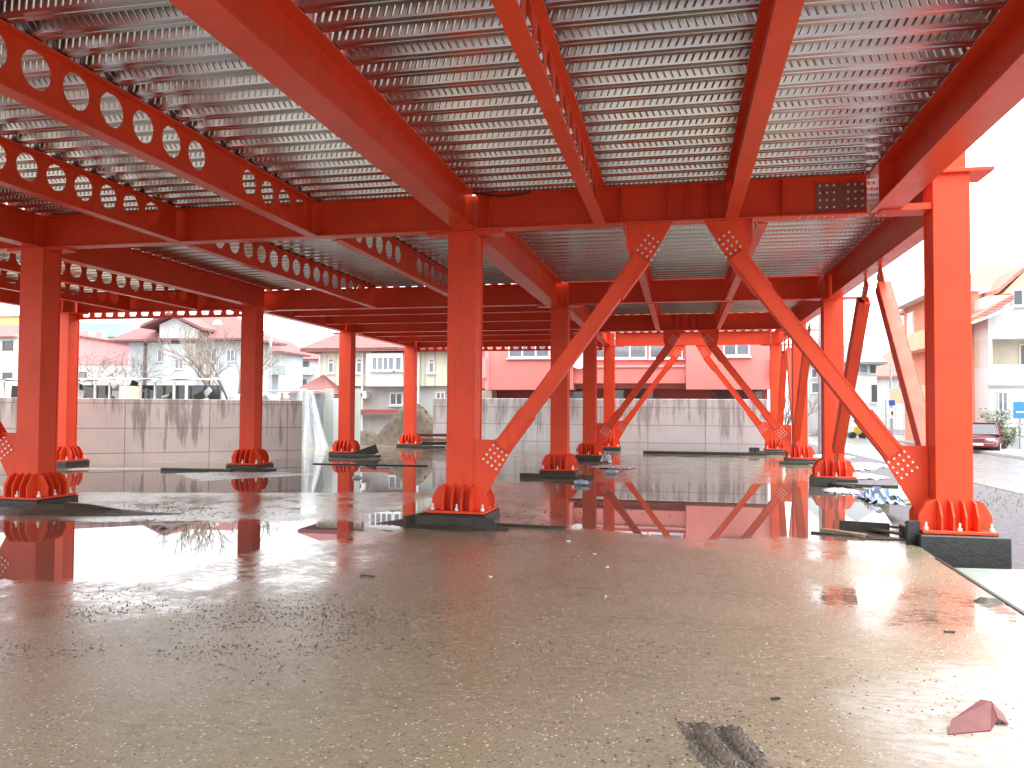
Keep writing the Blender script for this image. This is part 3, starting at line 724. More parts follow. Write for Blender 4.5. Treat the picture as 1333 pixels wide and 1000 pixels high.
# rutted tyre marks
def ruts():
    R = random.Random(5); nu, nv = 40, 46; v, f, mi = [], [], []
    for a in range(nv+1):
        for c in range(nu+1):
            u, w = c/nu*2-1, a/nv; env = max(0, 1-abs(u)**3)*math.sin(PI*min(1, w*.9+.08))**.7
            q = u+.25*math.sin(3*w+.5)
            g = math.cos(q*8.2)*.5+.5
            z = env*(.008+.018*g*(.7+.5*R.random()))+.010*R.random()-.0085-.02*max(0, abs(u)-.8)-.03*max(0, .08-w)
            v.append((-3.13+.19*u+.13*w+R.uniform(-.003, .003), -6.58-.56*w, -.15+z))
            mi.append(g)
    for a in range(nv):
        for c in range(nu): k = a*(nu+1)+c; f.append((k, k+1, k+nu+2, k+nu+1))
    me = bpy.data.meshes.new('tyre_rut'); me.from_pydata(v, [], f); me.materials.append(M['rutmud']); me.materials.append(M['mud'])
    for p in me.polygons: p.material_index = 1 if sum(mi[k] for k in p.vertices)/4 < .25 else 0  # darker mud on the groove faces paints in shade that soft light leaves out
    o = bpy.data.objects.new('tyre_rut', me); COL.objects.link(o); tag(o, 'furrowed mud of tyre marks at the bottom of the view', 'tyre mark')
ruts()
# grit: scattered crumbs of mortar and stone
def grit(pale=False):
    R = random.Random(12 if pale else 11); v, f = [], []
    def crumb(x, y, r):
        i = len(v); h = r*R.uniform(.3, .7); a = R.uniform(0, 6.28)
        for k in range(6):
            t = a+2*PI*k/6; q = r*R.uniform(.55, 1.3); v.append((x+q*math.cos(t), y+q*math.sin(t), -.1505))
        v.append((x+R.uniform(-.3, .3)*r, y+R.uniform(-.3, .3)*r, -.15+h))
        for k in range(6): f.append((i+k, i+(k+1) % 6, i+6))
    if pale:
        for _ in range(5200): crumb(R.uniform(-6.6, -.9), R.uniform(-7.7, -1.6), R.choice([.002, .003, .003, .004, .005, .007]))
        me = bpy.data.meshes.new('sand_grains'); me.from_pydata(v, [], f); me.materials.append(M['sand'])
        o = bpy.data.objects.new('sand_grains', me); COL.objects.link(o); o['kind'] = 'stuff'; tag(o, 'pale sand grains strewn over the foreground of the slab', 'sand'); return
    cl = [(R.gauss(-6.5, .9), R.gauss(-5.3, .8)) for _ in range(34)]
    for _ in range(4200):
        a, b = R.choice(cl); crumb(R.gauss(a, .20), R.gauss(b, .13), R.choice([.003, .003, .004, .004, .005, .006, .008, .012]))
    for _ in range(500): crumb(R.gauss(-7.8, 1.3), R.gauss(-4.4, .9), R.choice([.003, .004, .006]))
    for _ in range(900): crumb(R.uniform(-7, -.8), R.uniform(-7.6, -2), R.choice([.002, .003, .004, .005]))
    for _ in range(1300): crumb(R.gauss(-11.4, 1.1), R.gauss(.3, .45), R.choice([.004, .006, .008, .010, .016]))
    for _ in range(350): crumb(R.gauss(-9, 1.5), R.gauss(-.1, .35), R.choice([.004, .006, .010]))
    for _ in range(300): crumb(R.gauss(-5, .9), R.gauss(.8, 1.2), R.choice([.008, .012, .02]))
    for _ in range(160): crumb(R.gauss(-1.9, .4), R.gauss(-6.0, .3), R.choice([.004, .006, .01]))
    for _ in range(260): crumb(R.gauss(-3.1, .2), R.gauss(-6.8, .3), R.choice([.004, .008, .012]))
    me = bpy.data.meshes.new('grit'); me.from_pydata(v, [], f); me.materials.append(M['grit'])
    o = bpy.data.objects.new('mortar_crumbs', me); COL.objects.link(o); o['kind'] = 'stuff'; tag(o, 'dark crumbs of mortar and grit strewn over the wet slab', 'grit')
grit(); grit(True)
for x, y, ln, rz, lb in ((-1.35, -4.45, .075, .1, 'tiny dark stick on the wet slab below the right puddle'), (-6.2, -3.6, .16, -.2, 'thin dark twig on the slab left of centre'), (-2.75, -6.15, .05, .4, 'tiny dark chip near the tyre marks')):
    tag(MB().box((x, y, -.142), (ln, .012, .012), rz).build('wood_chip', M['darkwood']), lb, 'wood chip')
for i, (x, y, q, lb) in enumerate(((-5.05, -3.35, .018, 'white mortar chip on the slab before the nearest central column'), (-4.2, -1.9, .026, 'pale chip on the slab right of the nearest central column'), (-4.0, -2.6, .016, 'small pale chip in the middle of the slab'), (-3.9, -3.9, .016, 'pale sliver in the middle foreground of the slab'), (-4.6, -1.1, .03, 'larger pale chip near the long thin board'))):
    s = MB(); R = random.Random(i); s.ext([(x+q*R.uniform(.6, 1.2)*math.cos(t*1.05), y+q*R.uniform(.6, 1.2)*math.sin(t*1.05), -.145) for t in range(6)], (0, 0, .012)); tag(s.build('mortar_chip', M['p_white']), lb, 'mortar chip')
# plastic bottles, litter, rags
def bottle(x, y, rz, label):
    t = thing('plastic_bottle', label, 'bottle', (x, y, -.15), 'plastic bottles on the slab')
    c, s_ = math.cos(rz), math.sin(rz); P = lambda u: (x+u*c, y+u*s_, -.095)
    s = MB(); s.tube(P(-.19), P(-.16), .035, .052, 12).tube(P(-.16), P(.08), .052, .052, 12, False).tube(P(.08), P(.15), .052, .018, 12, False).tube(P(.15), P(.17), .018, .018, 12); s.build('bottle_body', M['plastic'], t, True)
    MB().tube(P(-.1), P(.03), .0545, .0545, 12, False).build('wrap', M['bluerag'], t, True); MB().tube(P(.165), P(.19), .022, .022, 10).build('bottle_cap', M['bluesign2'], t)
bottle(-4.92, 9.4, .15, 'dark and white bottle lying before the middle chevron foot')
bottle(-5.3, 6.2, -.2, 'white bottle lying by the edge of the pink reflection')
def rag(cx, cy, rx, ry, h, m, label, seed, name='plastic_rag'):
    R = random.Random(seed); n = 16; v, f = [], []
    for i in range(n+1):
        for j in range(n+1):
            u, w = i/n*2-1, j/n*2-1; r = math.hypot(u, w)
            e = max(0, 1-r*r*.75)
            v.append((cx+rx*u*(1+.25*R.random()), cy+ry*w*(1+.25*R.random()), -.146+h*e*(.25+R.random())))
    for i in range(n):
        for j in range(n):
            if math.hypot((i+.5)/n*2-1, (j+.5)/n*2-1) < 1.05+.25*R.random()-.15: a = i*(n+1)+j; f.append((a, a+1, a+n+2, a+n+1))
    me = bpy.data.meshes.new(name); me.from_pydata(v, [], f); me.materials.append(m); o = bpy.data.objects.new(name, me); COL.objects.link(o)
    return tag(o, label, 'plastic litter', 'plastic litter on the slab')
rag(-.10, 6.3, .30, .5, .05, M['plastic'], 'flat white plastic sheet scrap at the slab edge', 1)
rag(.30, 4.8, .28, .9, .20, M['bluerag'], 'crumpled blue and white plastic heap along the slab edge', 2)
rag(.42, 4.3, .14, .3, .12, M['mud'], 'dark rag at the near end of the blue plastic heap', 4)
rag(-5.1, 11.6, .55, .5, .06, M['plastic'], 'pale plastic sheet near the foot of the middle chevron', 7)
rag(-5.45, 13.5, .16, .18, .30, M['plastic'], 'white plastic bag beside the left middle chevron gusset', 9)
rag(-10.55, 6.5, .10, .10, .06, M['plastic'], 'small white litter in the far left puddle', 12)

# ------------------------------------------------------------------ walls
def wall(p0, p1, zt, th, m, label, z0=-.6):
    p0, p1 = Vector(p0), Vector(p1); ln = (p1-p0).length; a = math.atan2(p1.y-p0.y, p1.x-p0.x)
    t = thing('concrete_wall', label, 'wall', (p0.x, p0.y, z0))
    t.rotation_euler = (0, 0, a)
    s = MB(); s.box((ln/2, th/2, (zt-z0)/2), (ln, th, zt-z0)); o = s.build('wall_body', m, bevel=.015); o.parent = t
    return t
wall((-30, 1.2), (-14.98, 12.6), 1.70, .35, M['cw_left'], 'long brown stained concrete wall at the left behind the far puddle')
wall((-13.75, 22.4), (.15, 22.4), 1.92, .3, M['cw_right'], 'pale streaked concrete wall before the pink building')
# ------------------------------------------------------------------ dirt heaps, tent
lump('dirt_heap', -14.5, 23.5, 3.0, 1.3, 1.75, -.45, M['soil'], 'brown dirt heap between the two slim left columns', 'dirt heap', n=30, seed=21)
lump('dirt_heap', -17.6, 23.2, 2.4, 1.2, .75, -.45, M['soil'], 'low rubble heap beside the plastic covered shelter', 'dirt heap', n=26, seed=22)
lump('dirt_heap', -15.8, 18.6, 1.8, 1.3, .32, -.40, M['soil'], 'low earth bank behind the stained wall end', 'dirt heap', n=26, seed=23)
for i, (x, y, z, rz) in enumerate(((-13.4, 22.0, .35, .1), (-13.2, 22.2, .15, -.2), (-13.5, 22.1, .0, .3))):
    board(x, 21.6, z, 1.6, .25, .12, rz, ['rusty plank on top of the pile left of the pale wall', 'grey plank in the middle of the pile left of the pale wall', 'lowest plank of the pile left of the pale wall'][i], ['scrap', 'wood', 'darkwood'][i])
def tent():
    t = thing('plastic_shelter', 'shelter draped with translucent white plastic sheet behind the stained wall end', 'shelter', (-19.3, 21, -.4))
    R = random.Random(4); n, k = 26, 10; v, f = [], []
    for i in range(n+1):
        for j in range(k+1):
            u, w = i/n, j/k
            xl = -19.15-.25*w; xr = -18.45+.9*w; x = xl+(xr-xl)*u
            z = (2.3-.15*u)*(1-w)-.42*w
            y = 20.6-w*.5 + .13*math.sin(19*u+2.2*w)*(.25+w) + .07*math.sin(43*u-3*w) + R.uniform(-.025, .025)
            v.append((x, y, z))
    for i in range(n):
        for j in range(k): a = i*(k+1)+j; f.append((a, a+1, a+k+2, a+k+1))
    me = bpy.data.meshes.new('sheet'); me.from_pydata(v, [], f); me.materials.append(M['plastic']); me.polygons.foreach_set('use_smooth', [True]*len(f)); o = bpy.data.objects.new('sheet', me); COL.objects.link(o); put(o, t)
    MB().box((-20.0, 21.6, 2.2), (3.2, 1.4, .05)).build('roof', M['p_white'], t)
    for x in (-21.4, -20.0): MB().box((x, 20.75, .85), (.09, .09, 2.5)).build('post', M['wood'], t)
    [MB().box((-20.2+.42*k, 21.3+.05*(k % 2), .75+.1*(k % 3)), (.40, .05, 2.3+.2*(k % 3))).build('back_panel', M[['p_grey', 'pipe', 'p_green'][k % 3]], t) for k in range(9)]
tent()
s = MB(); s.tube((-19.75, 19.5, -.44), (-19.65, 19.4, .42), .2, .28, 12); tag(s.build('dented_drum', M['pipe']), 'grey dented drum before the plastic covered shelter', 'drum')
s = MB(); s.tube((-20.35, 19.2, -.44), (-20.35, 19.2, -.05), .14, .15, 12); tag(s.build('white_bucket', M['white']), 'small white bucket before the plastic covered shelter', 'bucket')

# ------------------------------------------------------------------ buildings
def window(t, x0, x1, z0, z1, y, panes=2, fr='white', gl='glass', arch=False, sill=True):
    """frame protruding from a wall whose outer face is at y (facing -Y)"""
    s = MB(); b = .07
    s.box(((x0+x1)/2, y-.02, z1-b/2), (x1-x0, .09, b)); s.box(((x0+x1)/2, y-.02, z0+b/2), (x1-x0, .09, b))
    for i in range(panes+1):
        x = x0+b/2+(x1-x0-b)*i/panes; s.box((x, y-.02, (z0+z1)/2), (b, .09, z1-z0-2*b-.002))
    if arch:
        r = (x1-x0)/2; cx = (x0+x1)/2
        outer = [(cx+r*math.cos(PI*k/10), y-.02, z1+r*math.sin(PI*k/10)) for k in range(11)]; s.ext(outer, (0, .07, 0))
    w = s.build('window', M[fr], t)
    MB().box(((x0+x1)/2, y-.005, (z0+z1)/2), (x1-x0-b, .05, z1-z0-b)).build('pane', M[gl], w)
    if arch:
        MB().ext([(cx+r*.7*math.cos(PI*k/8), y-.065, z1+r*.7*math.sin(PI*k/8)) for k in range(9)], (0, .02, 0)).build('fanlight', M[gl], w)
    if sill: MB().box(((x0+x1)/2, y-.06, z0-.035), (x1-x0+.16, .16, .05)).build('sill', M[fr], w)
    return w
def hip(s, x0, x1, y0, y1, z, h, ov=.5, ridge=None):
    x0 -= ov; x1 += ov; y0 -= ov; y1 += ov
    if (x1-x0) >= (y1-y0):
        q = (y1-y0)/2 if ridge is None else ridge; a, b = (x0+q, (y0+y1)/2, z+h), (x1-q, (y0+y1)/2, z+h)
        s.poly([(x0, y0, z), (x1, y0, z), b, a]); s.poly([(x1, y1, z), (x0, y1, z), a, b]); s.poly([(x0, y1, z), (x0, y0, z), a]); s.poly([(x1, y0, z), (x1, y1, z), b])
    else:
        q = (x1-x0)/2; a, b = ((x0+x1)/2, y0+q, z+h), ((x0+x1)/2, y1-q, z+h)
        s.poly([(x0, y0, z), (x1, y0, z), a]); s.poly([(x1, y0, z), (x1, y1, z), b, a]); s.poly([(x1, y1, z), (x0, y1, z), b]); s.poly([(x0, y1, z), (x0, y0, z), a, b])
    s.box(((x0+x1)/2, (y0+y1)/2, z-.085), (x1-x0-.06, y1-y0-.06, .16))
def rect(px0, py0, px1, py1, Y):
    xa, za = at(px0, py1, Y); xb, zb = at(px1, py0, Y); return xa, xb, min(za, zb), max(za, zb)
G0 = -.44
# --- white-grey villa at left
Y = 62
t = thing('villa', 'grey white villa with red hip roof and white attic gable, behind the bare tree', 'house', (-58, Y, G0), 'houses behind the site')
x0, _ = at(168, 445, Y); x1, ze = at(318, 443, Y); dep = 5
MB().box(((x0+x1)/2, Y+dep/2, (G0+ze)/2), (x1-x0, dep, ze-G0)).build('wall', M['p_grey'], t)
xb0, xb1, zb0, zb1 = rect(213, 520, 253, 448, Y-.9)
MB().box(((xb0+xb1)/2, Y-.46, (G0+zb1)/2), (xb1-xb0, .9, zb1-G0)).build('bay', M['p_grey'], t)
s = MB(); hip(s, x0, x1, Y, Y+dep, ze+.1, at(290, 414, Y+3)[1]-ze, 1.4); rf = s.build('roof', M['tile'], t)
V = lambda px, py, dy=0.: (at(px, py, Y)[0], Y+dy, at(px, py, Y)[1])
MB().ext([V(219, 442, 1.6), V(268, 442, 1.6), V(268, 431.5, 1.6), V(238, 415.5, 1.6), V(219, 424.5, 1.6)], (0, 6, 0)).build('attic_gable', M['p_white'], t)
s = MB(); s.ext([V(202, 430, 1.3), V(238, 413, 1.3), V(238, 409.5, 1.3), V(202, 426.5, 1.3)], (0, 7.4, 0)); s.ext([V(238, 413, 1.3), V(282, 433, 1.3), V(282, 429.5, 1.3), V(238, 409.5, 1.3)], (0, 7.4, 0)); s.build('attic_roof', M['tile'], t)
ax0, ax1, az0, az1 = rect(206, 437, 219, 424, Y); MB().box(((ax0+ax1)/2, Y+1.5, (az0+az1)/2), (ax1-ax0, 2.6, az1-az0)).build('attic_side', M['p_white'], t)
wx = rect(211, 436, 217, 426, Y+.2); MB().box(((wx[0]+wx[1])/2, Y+.17, (wx[2]+wx[3])/2), (wx[1]-wx[0], .08, wx[3]-wx[2])).build('attic_window', M['p_yel'], t)
for r, p in (((205, 454, 217, 471), 2), ((268, 455, 283, 471), 2), ((295, 455, 306, 471), 2)):
    a = rect(*r, Y); window(t, a[0], a[1], a[3], a[2], Y, p) if False else window(t, a[0], a[1], a[2], a[3], Y, p)
a = rect(228, 481, 239, 467, Y-.9); window(t, a[0], a[1], a[2], a[3], Y-.91, 2)
a = rect(204, 496, 217, 490, Y); window(t, a[0], a[1], a[2], a[3], Y, 2)
px, _ = at(190, 445, Y); MB().tube((px, Y-.1, G0), (px, Y-.1, ze-.1), .16).build('downpipe', M['dpipe'], t)
px, pz = at(190, 432, Y+2); MB().box((px, Y+2, pz), (.6, .6, 2.4)).build('chimney', M['p_white'], t)
d = thing('satellite_dish', 'white satellite dish above the villa roof', 'satellite dish', (0, 0, 0)); dx, dz = at(283, 424, Y+1)
s = MB(); s.tube((dx, Y+1, dz), (dx, Y+1.12, dz), .62, .42, 20); s.build('dish', M['white'], d); MB().tube((dx, Y+1.1, dz-1.6), (dx, Y+1.1, dz-.02), .03).build('mast', M['pipe'], d)
# --- pink long house with chimneys + teal roof behind + white house at the left margin
Y = 68
t = thing('terrace_house', 'long rose pink house with brick chimneys, between left columns', 'house', (-45, Y, G0), 'houses behind the site')
a = rect(84, 520, 176, 446, Y); pk = at(100, 475, Y)[1]
MB().ext([(a[0], Y+4, pk), (a[1], Y+4, pk), (a[1], Y+4, at(176, 451, Y)[1]), (a[0], Y+4, at(84, 436, Y)[1])], (0, 8, 0)).build('wall', M['p_pink2'], t)
MB().box(((a[0]+a[1])/2, Y+4.05, (G0+pk)/2), (a[1]-a[0], 7.9, pk-G0-.01)).build('ground_floor', M['p_white'], t)
MB().ext([(a[0]-.3, Y+4, at(84, 436, Y)[1]+.01), (a[1]+.4, Y+4, at(176, 451, Y)[1]+.01), (a[1]+.4, Y+4, at(176, 450, Y)[1]+.1), (a[0]-.3, Y+4, at(84, 434.5, Y)[1]+.1)], (0, 8.6, 0)).build('roof', M['tile'], t)
for p0, p1, q in ((101, 118, 431), (128, 136, 433)):
    r = rect(p0, 446, p1, q, Y+2); MB().box(((r[0]+r[1])/2, Y+2, (r[2]+r[3])/2), (r[1]-r[0], .9, r[3]-r[2])).build('chimney', M['p_pink2'], t)
w = rect(103, 495, 112, 484, Y); window(t, *w, Y, 1, 'dpipe')
Y = 92
t = thing('gabled_house', 'distant house under a teal sheet roof, above the pink house', 'house', (-60, Y, G0), 'houses behind the site')
a = rect(80, 520, 160, 440, Y); MB().box(((a[0]+a[1])/2, Y+4, (a[2]+a[3])/2), (a[1]-a[0], 8, a[3]-a[2])).build('wall', M['p_white'], t)
ridge = at(100, 419, Y+3); s = MB(); e0 = at(166, 441, Y); zt = ridge[1]
s.poly([(a[0]-1, Y-.6, a[3]), (e0[0], Y-.6, a[3]), (e0[0]-2.6, Y+3, zt-.5), (a[0]-1, Y+3, zt)]); s.poly([(e0[0], Y-.6, a[3]), (e0[0], Y+8, a[3]), (e0[0]-2.6, Y+3, zt-.5)]); s.poly([(e0[0], Y+8, a[3]), (a[0]-1, Y+8, a[3]), (a[0]-1, Y+3, zt), (e0[0]-2.6, Y+3, zt-.5)]); s.build('roof', M['teal'], t)
Y = 52
t = thing('white_house', 'white house with dark windows at the left margin, yellow storey behind', 'house', (-41, Y, G0), 'houses behind the site')
a = rect(-60, 520, 24, 440, Y); MB().box(((a[0]+a[1])/2, Y+3, (G0+a[3])/2), (a[1]-a[0], 6, a[3]-G0)).build('wall', M['p_white'], t)
r2 = rect(-60, 438, 24, 428, Y); s = MB(); s.poly([(r2[0], Y-.5, r2[2]), (r2[1], Y-.5, r2[2]), (r2[1]-.8, Y+3, r2[3]+.6), (r2[0], Y+3, r2[3]+.6)]); s.box(((r2[0]+r2[1])/2, Y-.3, r2[2]-.07), (r2[1]-r2[0], .4, .12)); s.build('roof', M['tile'], t)
for r in ((4, 455, 17, 444), (4, 493, 16, 485)): w = rect(*r, Y); window(t, *w, Y, 1, 'dpipe', 'dglass')
for r in ((-22, 455, -8, 444),): w = rect(*r, Y); window(t, *w, Y, 1, 'dpipe', 'dglass')
Y = 75
a = rect(-70, 520, 40, 414, Y); t = thing('yellow_house', 'yellow painted block above the white house at the left margin', 'house', (-58, Y, G0), 'houses behind the site')
MB().box(((a[0]+a[1])/2, Y+4, (G0+a[3])/2), (a[1]-a[0], 8, a[3]-G0)).build('wall', M['p_yel'], t)
MB().box(((a[0]+a[1])/2, Y+4, a[3]+.1), (a[1]-a[0]+.6, 8.6, .2)).build('roof', M['p_beige'], t)
# --- distant balcony block between villa and cream house
Y = 84
t = thing('balcony_house', 'distant pale house with red roof and balconies, between villa and cream house', 'house', (-32, Y, G0), 'houses behind the site')
a = rect(352, 525, 424, 468, Y); MB().box(((a[0]+a[1])/2, Y+4, (G0+a[3])/2), (a[1]-a[0], 8, a[3]-G0)).build('wall', M['p_white'], t)
s = MB(); hip(s, a[0], a[1], Y, Y+8, a[3], 2.2, .6); s.build('roof', M['tile'], t)
for z0, z1 in ((488, 478), (512, 503)): b = rect(352, z0, 404, z1, Y-1); MB().box(((b[0]+b[1])/2, Y-.52, (b[2]+b[3])/2), (b[1]-b[0], 1.0, b[3]-b[2])).build('balcony', M['p_lgrey'], t)
for r in ((368, 478, 376, 471), (380, 478, 390, 471), (394, 478, 402, 471), (366, 502, 380, 494), (392, 502, 399, 494)): w = rect(*r, Y); window(t, *w, Y, 2, 'dpipe')
Y = 74
t = thing('tall_house', 'pale house corner with small balcony right beside the column by the stained wall', 'house', (-30, Y, G0), 'houses behind the site')
a = rect(340, 525, 362, 458, Y); MB().box(((a[0]+a[1])/2, Y+3, (G0+a[3])/2), (a[1]-a[0], 6, a[3]-G0)).build('wall', M['p_grey'], t)
s = MB(); hip(s, a[0], a[1], Y, Y+6, a[3], 1.6, .8); s.build('roof', M['tile'], t)
b = rect(342, 488, 372, 476, Y-1); MB().box(((b[0]+b[1])/2, Y-.52, (b[2]+b[3])/2), (b[1]-b[0], 1.0, b[3]-b[2])).build('balcony', M['p_green'], t)
w = rect(350, 472, 356, 458, Y); window(t, *w, Y, 1)
# --- cream house
Y = 27
t = thing('cream_house', 'cream clad house with red roof, arched windows and white glazed bay', 'house', (-21, Y, G0), 'houses behind the site')
a = rect(418, 540, 600, 458, Y); zf = at(480, 502.5, Y)[1]
MB().box(((a[0]+a[1])/2, Y+4, (zf+a[3])/2), (a[1]-a[0], 8, a[3]-zf)).build('upper_wall', M['p_cream'], t)
MB().box(((a[0]+a[1])/2+.1, Y+4.2, (G0+zf)/2), (a[1]-a[0]-.3, 7.6, zf-G0-.01)).build('lower_wall', M['p_lgrey'], t)
s = MB(); hip(s, a[0], a[1]+3, Y, Y+8, a[3]+.12, 3.0, .8); s.build('roof', M['tile'], t)
b = rect(477, 503, 524, 460, Y-.6); MB().box(((b[0]+b[1])/2, Y-.31, (b[2]+b[3])/2), (b[1]-b[0], .6, b[3]-b[2])).build('glazed_bay', M['p_white'], t)
w = rect(484, 483, 514, 464, Y-.6); window(t, *w, Y-.61, 4)
w = rect(514.5, 483, 524, 464, Y-.6); window(t, *w, Y-.61, 1)
for x in (427.5, 464, 558): 
    w = rect(x, 486, x+8, 471, Y); window(t, *w, Y, 1, arch=True)
for r in ((508, 528, 525, 511), (568, 528, 580, 510)): w = rect(*r, Y+.4); window(t, *w, Y+.38, 2)
for px in (417.5, 473, 538, 546): x = at(px, 480, Y)[0]; MB().tube((x, Y-.12, G0), (x, Y-.12, a[3]-.1), .06).build('downpipe', M['white'], t)
for px in (425, 437, 450, 539, 553, 566): x = at(px, 480, Y)[0]; MB().box((x, Y-.015, (zf+a[3])/2), (.05, .04, a[3]-zf-.02)).build('cladding_joint', M['p_lgrey'], t)
m_ = rect(462, 537, 500, 534, Y-.3); MB().box(((m_[0]+m_[1])/2-.2, Y-.1, (m_[2]+m_[3])/2), (m_[1]-m_[0]+2, .5, .18)).build('plinth_band', M['p_dpink'], t)
w = rect(464, 519, 479, 509.5, Y); ac = thing('air_conditioner', 'white air conditioner unit on the cream house, right of a column', 'air conditioner', (w[0], Y-.3, w[2]))
MB().box(((w[0]+w[1])/2, Y-.02, (w[2]+w[3])/2), (w[1]-w[0], .36, w[3]-w[2])).build('casing', M['white'], ac, bevel=.02)
cx = w[0]+(w[1]-w[0])*.36; cz = (w[2]+w[3])/2; MB().tube((cx, Y-.20, cz), (cx, Y-.225, cz), .17, .17, 18).build('fan_grille', M['grill'], ac); MB().tube((cx, Y-.226, cz), (cx, Y-.235, cz), .06, .06, 12).build('fan_hub', M['white'], ac)
# --- low red roof beside the cream house (annex)
Y = 26
a = rect(388, 535, 432, 513, Y); t = thing('annex', 'low shed with a red tiled roof, left of the cream house', 'shed', (-24, Y, G0)); MB().box(((a[0]+a[1])/2, Y+1.5, (G0+a[3])/2), (a[1]-a[0], 3, a[3]-G0)).build('wall', M['p_beige'], t)
s = MB(); hip(s, a[0], a[1], Y, Y+3, a[3], 1.0, .4); s.build('roof', M['tile'], t)
# --- pink building behind the pale wall
Y = 25
t = thing('apartment_building', 'salmon pink apartment building with projecting upper storey behind the pale wall', 'building', (-7, Y, G0), 'houses behind the site')
a = rect(620, 530, 1010, 380, Y); zf = at(800, 505, Y)[1]
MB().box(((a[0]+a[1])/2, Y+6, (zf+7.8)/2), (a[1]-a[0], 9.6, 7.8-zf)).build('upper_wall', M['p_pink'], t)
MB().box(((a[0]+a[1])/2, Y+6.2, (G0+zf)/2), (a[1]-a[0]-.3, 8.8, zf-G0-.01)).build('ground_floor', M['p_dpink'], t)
def pb(px0, py0, px1, py1, y, dp, m, nm):
    r = rect(px0, py0, px1, py1, y); MB().box(((r[0]+r[1])/2, y+dp/2, (r[2]+r[3])/2), (r[1]-r[0], dp, r[3]-r[2])).build(nm, M[m], t)
pb(634, 507.5, 746, 380, Y-.1, 1.25, 'p_pink', 'bay'); pb(893, 507, 1003, 380, Y-.1, 1.25, 'p_pink', 'bay')
pb(747, 499, 892, 478.5, Y+.05, .14, 'p_pink', 'balcony_parapet'); pb(747, 499.5, 892, 497, Y+.2, .98, 'p_pink', 'balcony_floor')
pb(747, 478, 892, 476, Y-.02, .28, 'p_pink2', 'parapet_coping'); pb(632, 507.6, 636, 380, Y-.16, .05, 'p_pink2', 'corner_strip')
for i in range(3):
    w = rect(751+i*47, 467, 795+i*47, 440, Y+1.2); window(t, *w, Y+1.19, 2)
for r in ((662, 466, 716, 446), (941, 464, 976, 440)): w = rect(*r, Y-.1); window(t, *w, Y-.12, 3 if r[0] < 700 else 2)
for r in ((718, 520, 772, 508), (928, 522, 992, 508), (800, 519, 850, 508)):
    w = rect(*r, Y+1.75); MB().box(((w[0]+w[1])/2, Y+1.78, (w[2]+w[3])/2), (w[1]-w[0], .1, w[3]-w[2])).build('garage_opening', M['dglass'], t)
pb(600, 560, 640, 508, Y+.6, 1.0, 'p_beige', 'pier')
for px0 in (624, 1003):
    r = rect(px0, 492, px0+8, 466, Y-.3); q = MB(); q.box(((r[0]+r[1])/2, Y-.1, (r[2]+r[3])/2), (r[1]-r[0], .5, r[3]-r[2])); q.build('air_conditioner_cage', M['p_pink2'], t)
d = thing('satellite_dish', 'white satellite dish on the pink building, right of the unbraced column', 'satellite dish', (0, 0, 0)); dx, dz = at(754, 468, Y-.4)
MB().tube((dx, Y-.4, dz), (dx, Y-.28, dz), .42, .3, 20).build('dish', M['white'], d); MB().tube((dx, Y-.3, dz), (dx, Y-.1+.15, dz-.1), .03).build('arm', M['pipe'], d)
# --- right side: far houses down the street
Y = 58
t = thing('corner_house', 'white house with grey hip roof and enclosed top balcony, down the street', 'house', (9, Y, G0), 'houses behind the site')
a = rect(1095, 575, 1142, 472, Y); MB().box(((a[0]+a[1])/2, Y+4, (G0+a[3])/2), (a[1]-a[0], 8, a[3]-G0)).build('wall', M['p_white'], t)
s = MB(); hip(s, a[0], a[1], Y, Y+8, a[3], 1.9, .7); s.build('roof', M['slate'], t)
w = rect(1108, 486, 1130, 474, Y); window(t, *w, Y, 2, 'p_grey', 'glass'); w = rect(1131, 487, 1141, 474, Y); window(t, *w, Y, 1, 'p_lgrey', 'dglass')
w = rect(1133, 525, 1143, 500, Y); window(t, *w, Y, 1, 'p_lgrey', 'dglass')
Y = 66
t = thing('pale_block', 'very pale distant block at the end of the street', 'house', (3, Y, G0), 'houses behind the site')
a = rect(1040, 575, 1100, 470, Y); MB().box(((a[0]+a[1])/2, Y+4, (G0+a[3])/2), (a[1]-a[0], 8, a[3]-G0)).build('wall', M['p_lgrey'], t)
s = MB(); hip(s, a[0], a[1], Y, Y+8, a[3], 2.2, .7); s.build('roof', M['slate'], t)
for r in ((1056, 492, 1064, 480), (1056, 512, 1066, 498), (1075, 512, 1085, 498)): w = rect(*r, Y); window(t, *w, Y, 1)
Y = 80
t = thing('end_house', 'distant low house with dormer behind the street pole', 'house', (16, Y, G0), 'houses behind the site')
a = rect(1148, 575, 1200, 490, Y); MB().box(((a[0]+a[1])/2, Y+4, (G0+a[3])/2), (a[1]-a[0], 8, a[3]-G0)).build('wall', M['p_lgrey'], t)
s = MB(); hip(s, a[0], a[1], Y, Y+8, a[3], 3.0, .7); s.build('roof', M['tile2'], t)
for r in ((1156, 508, 1162, 498), (1168, 508, 1174, 498)): w = rect(*r, Y); window(t, *w, Y, 1)
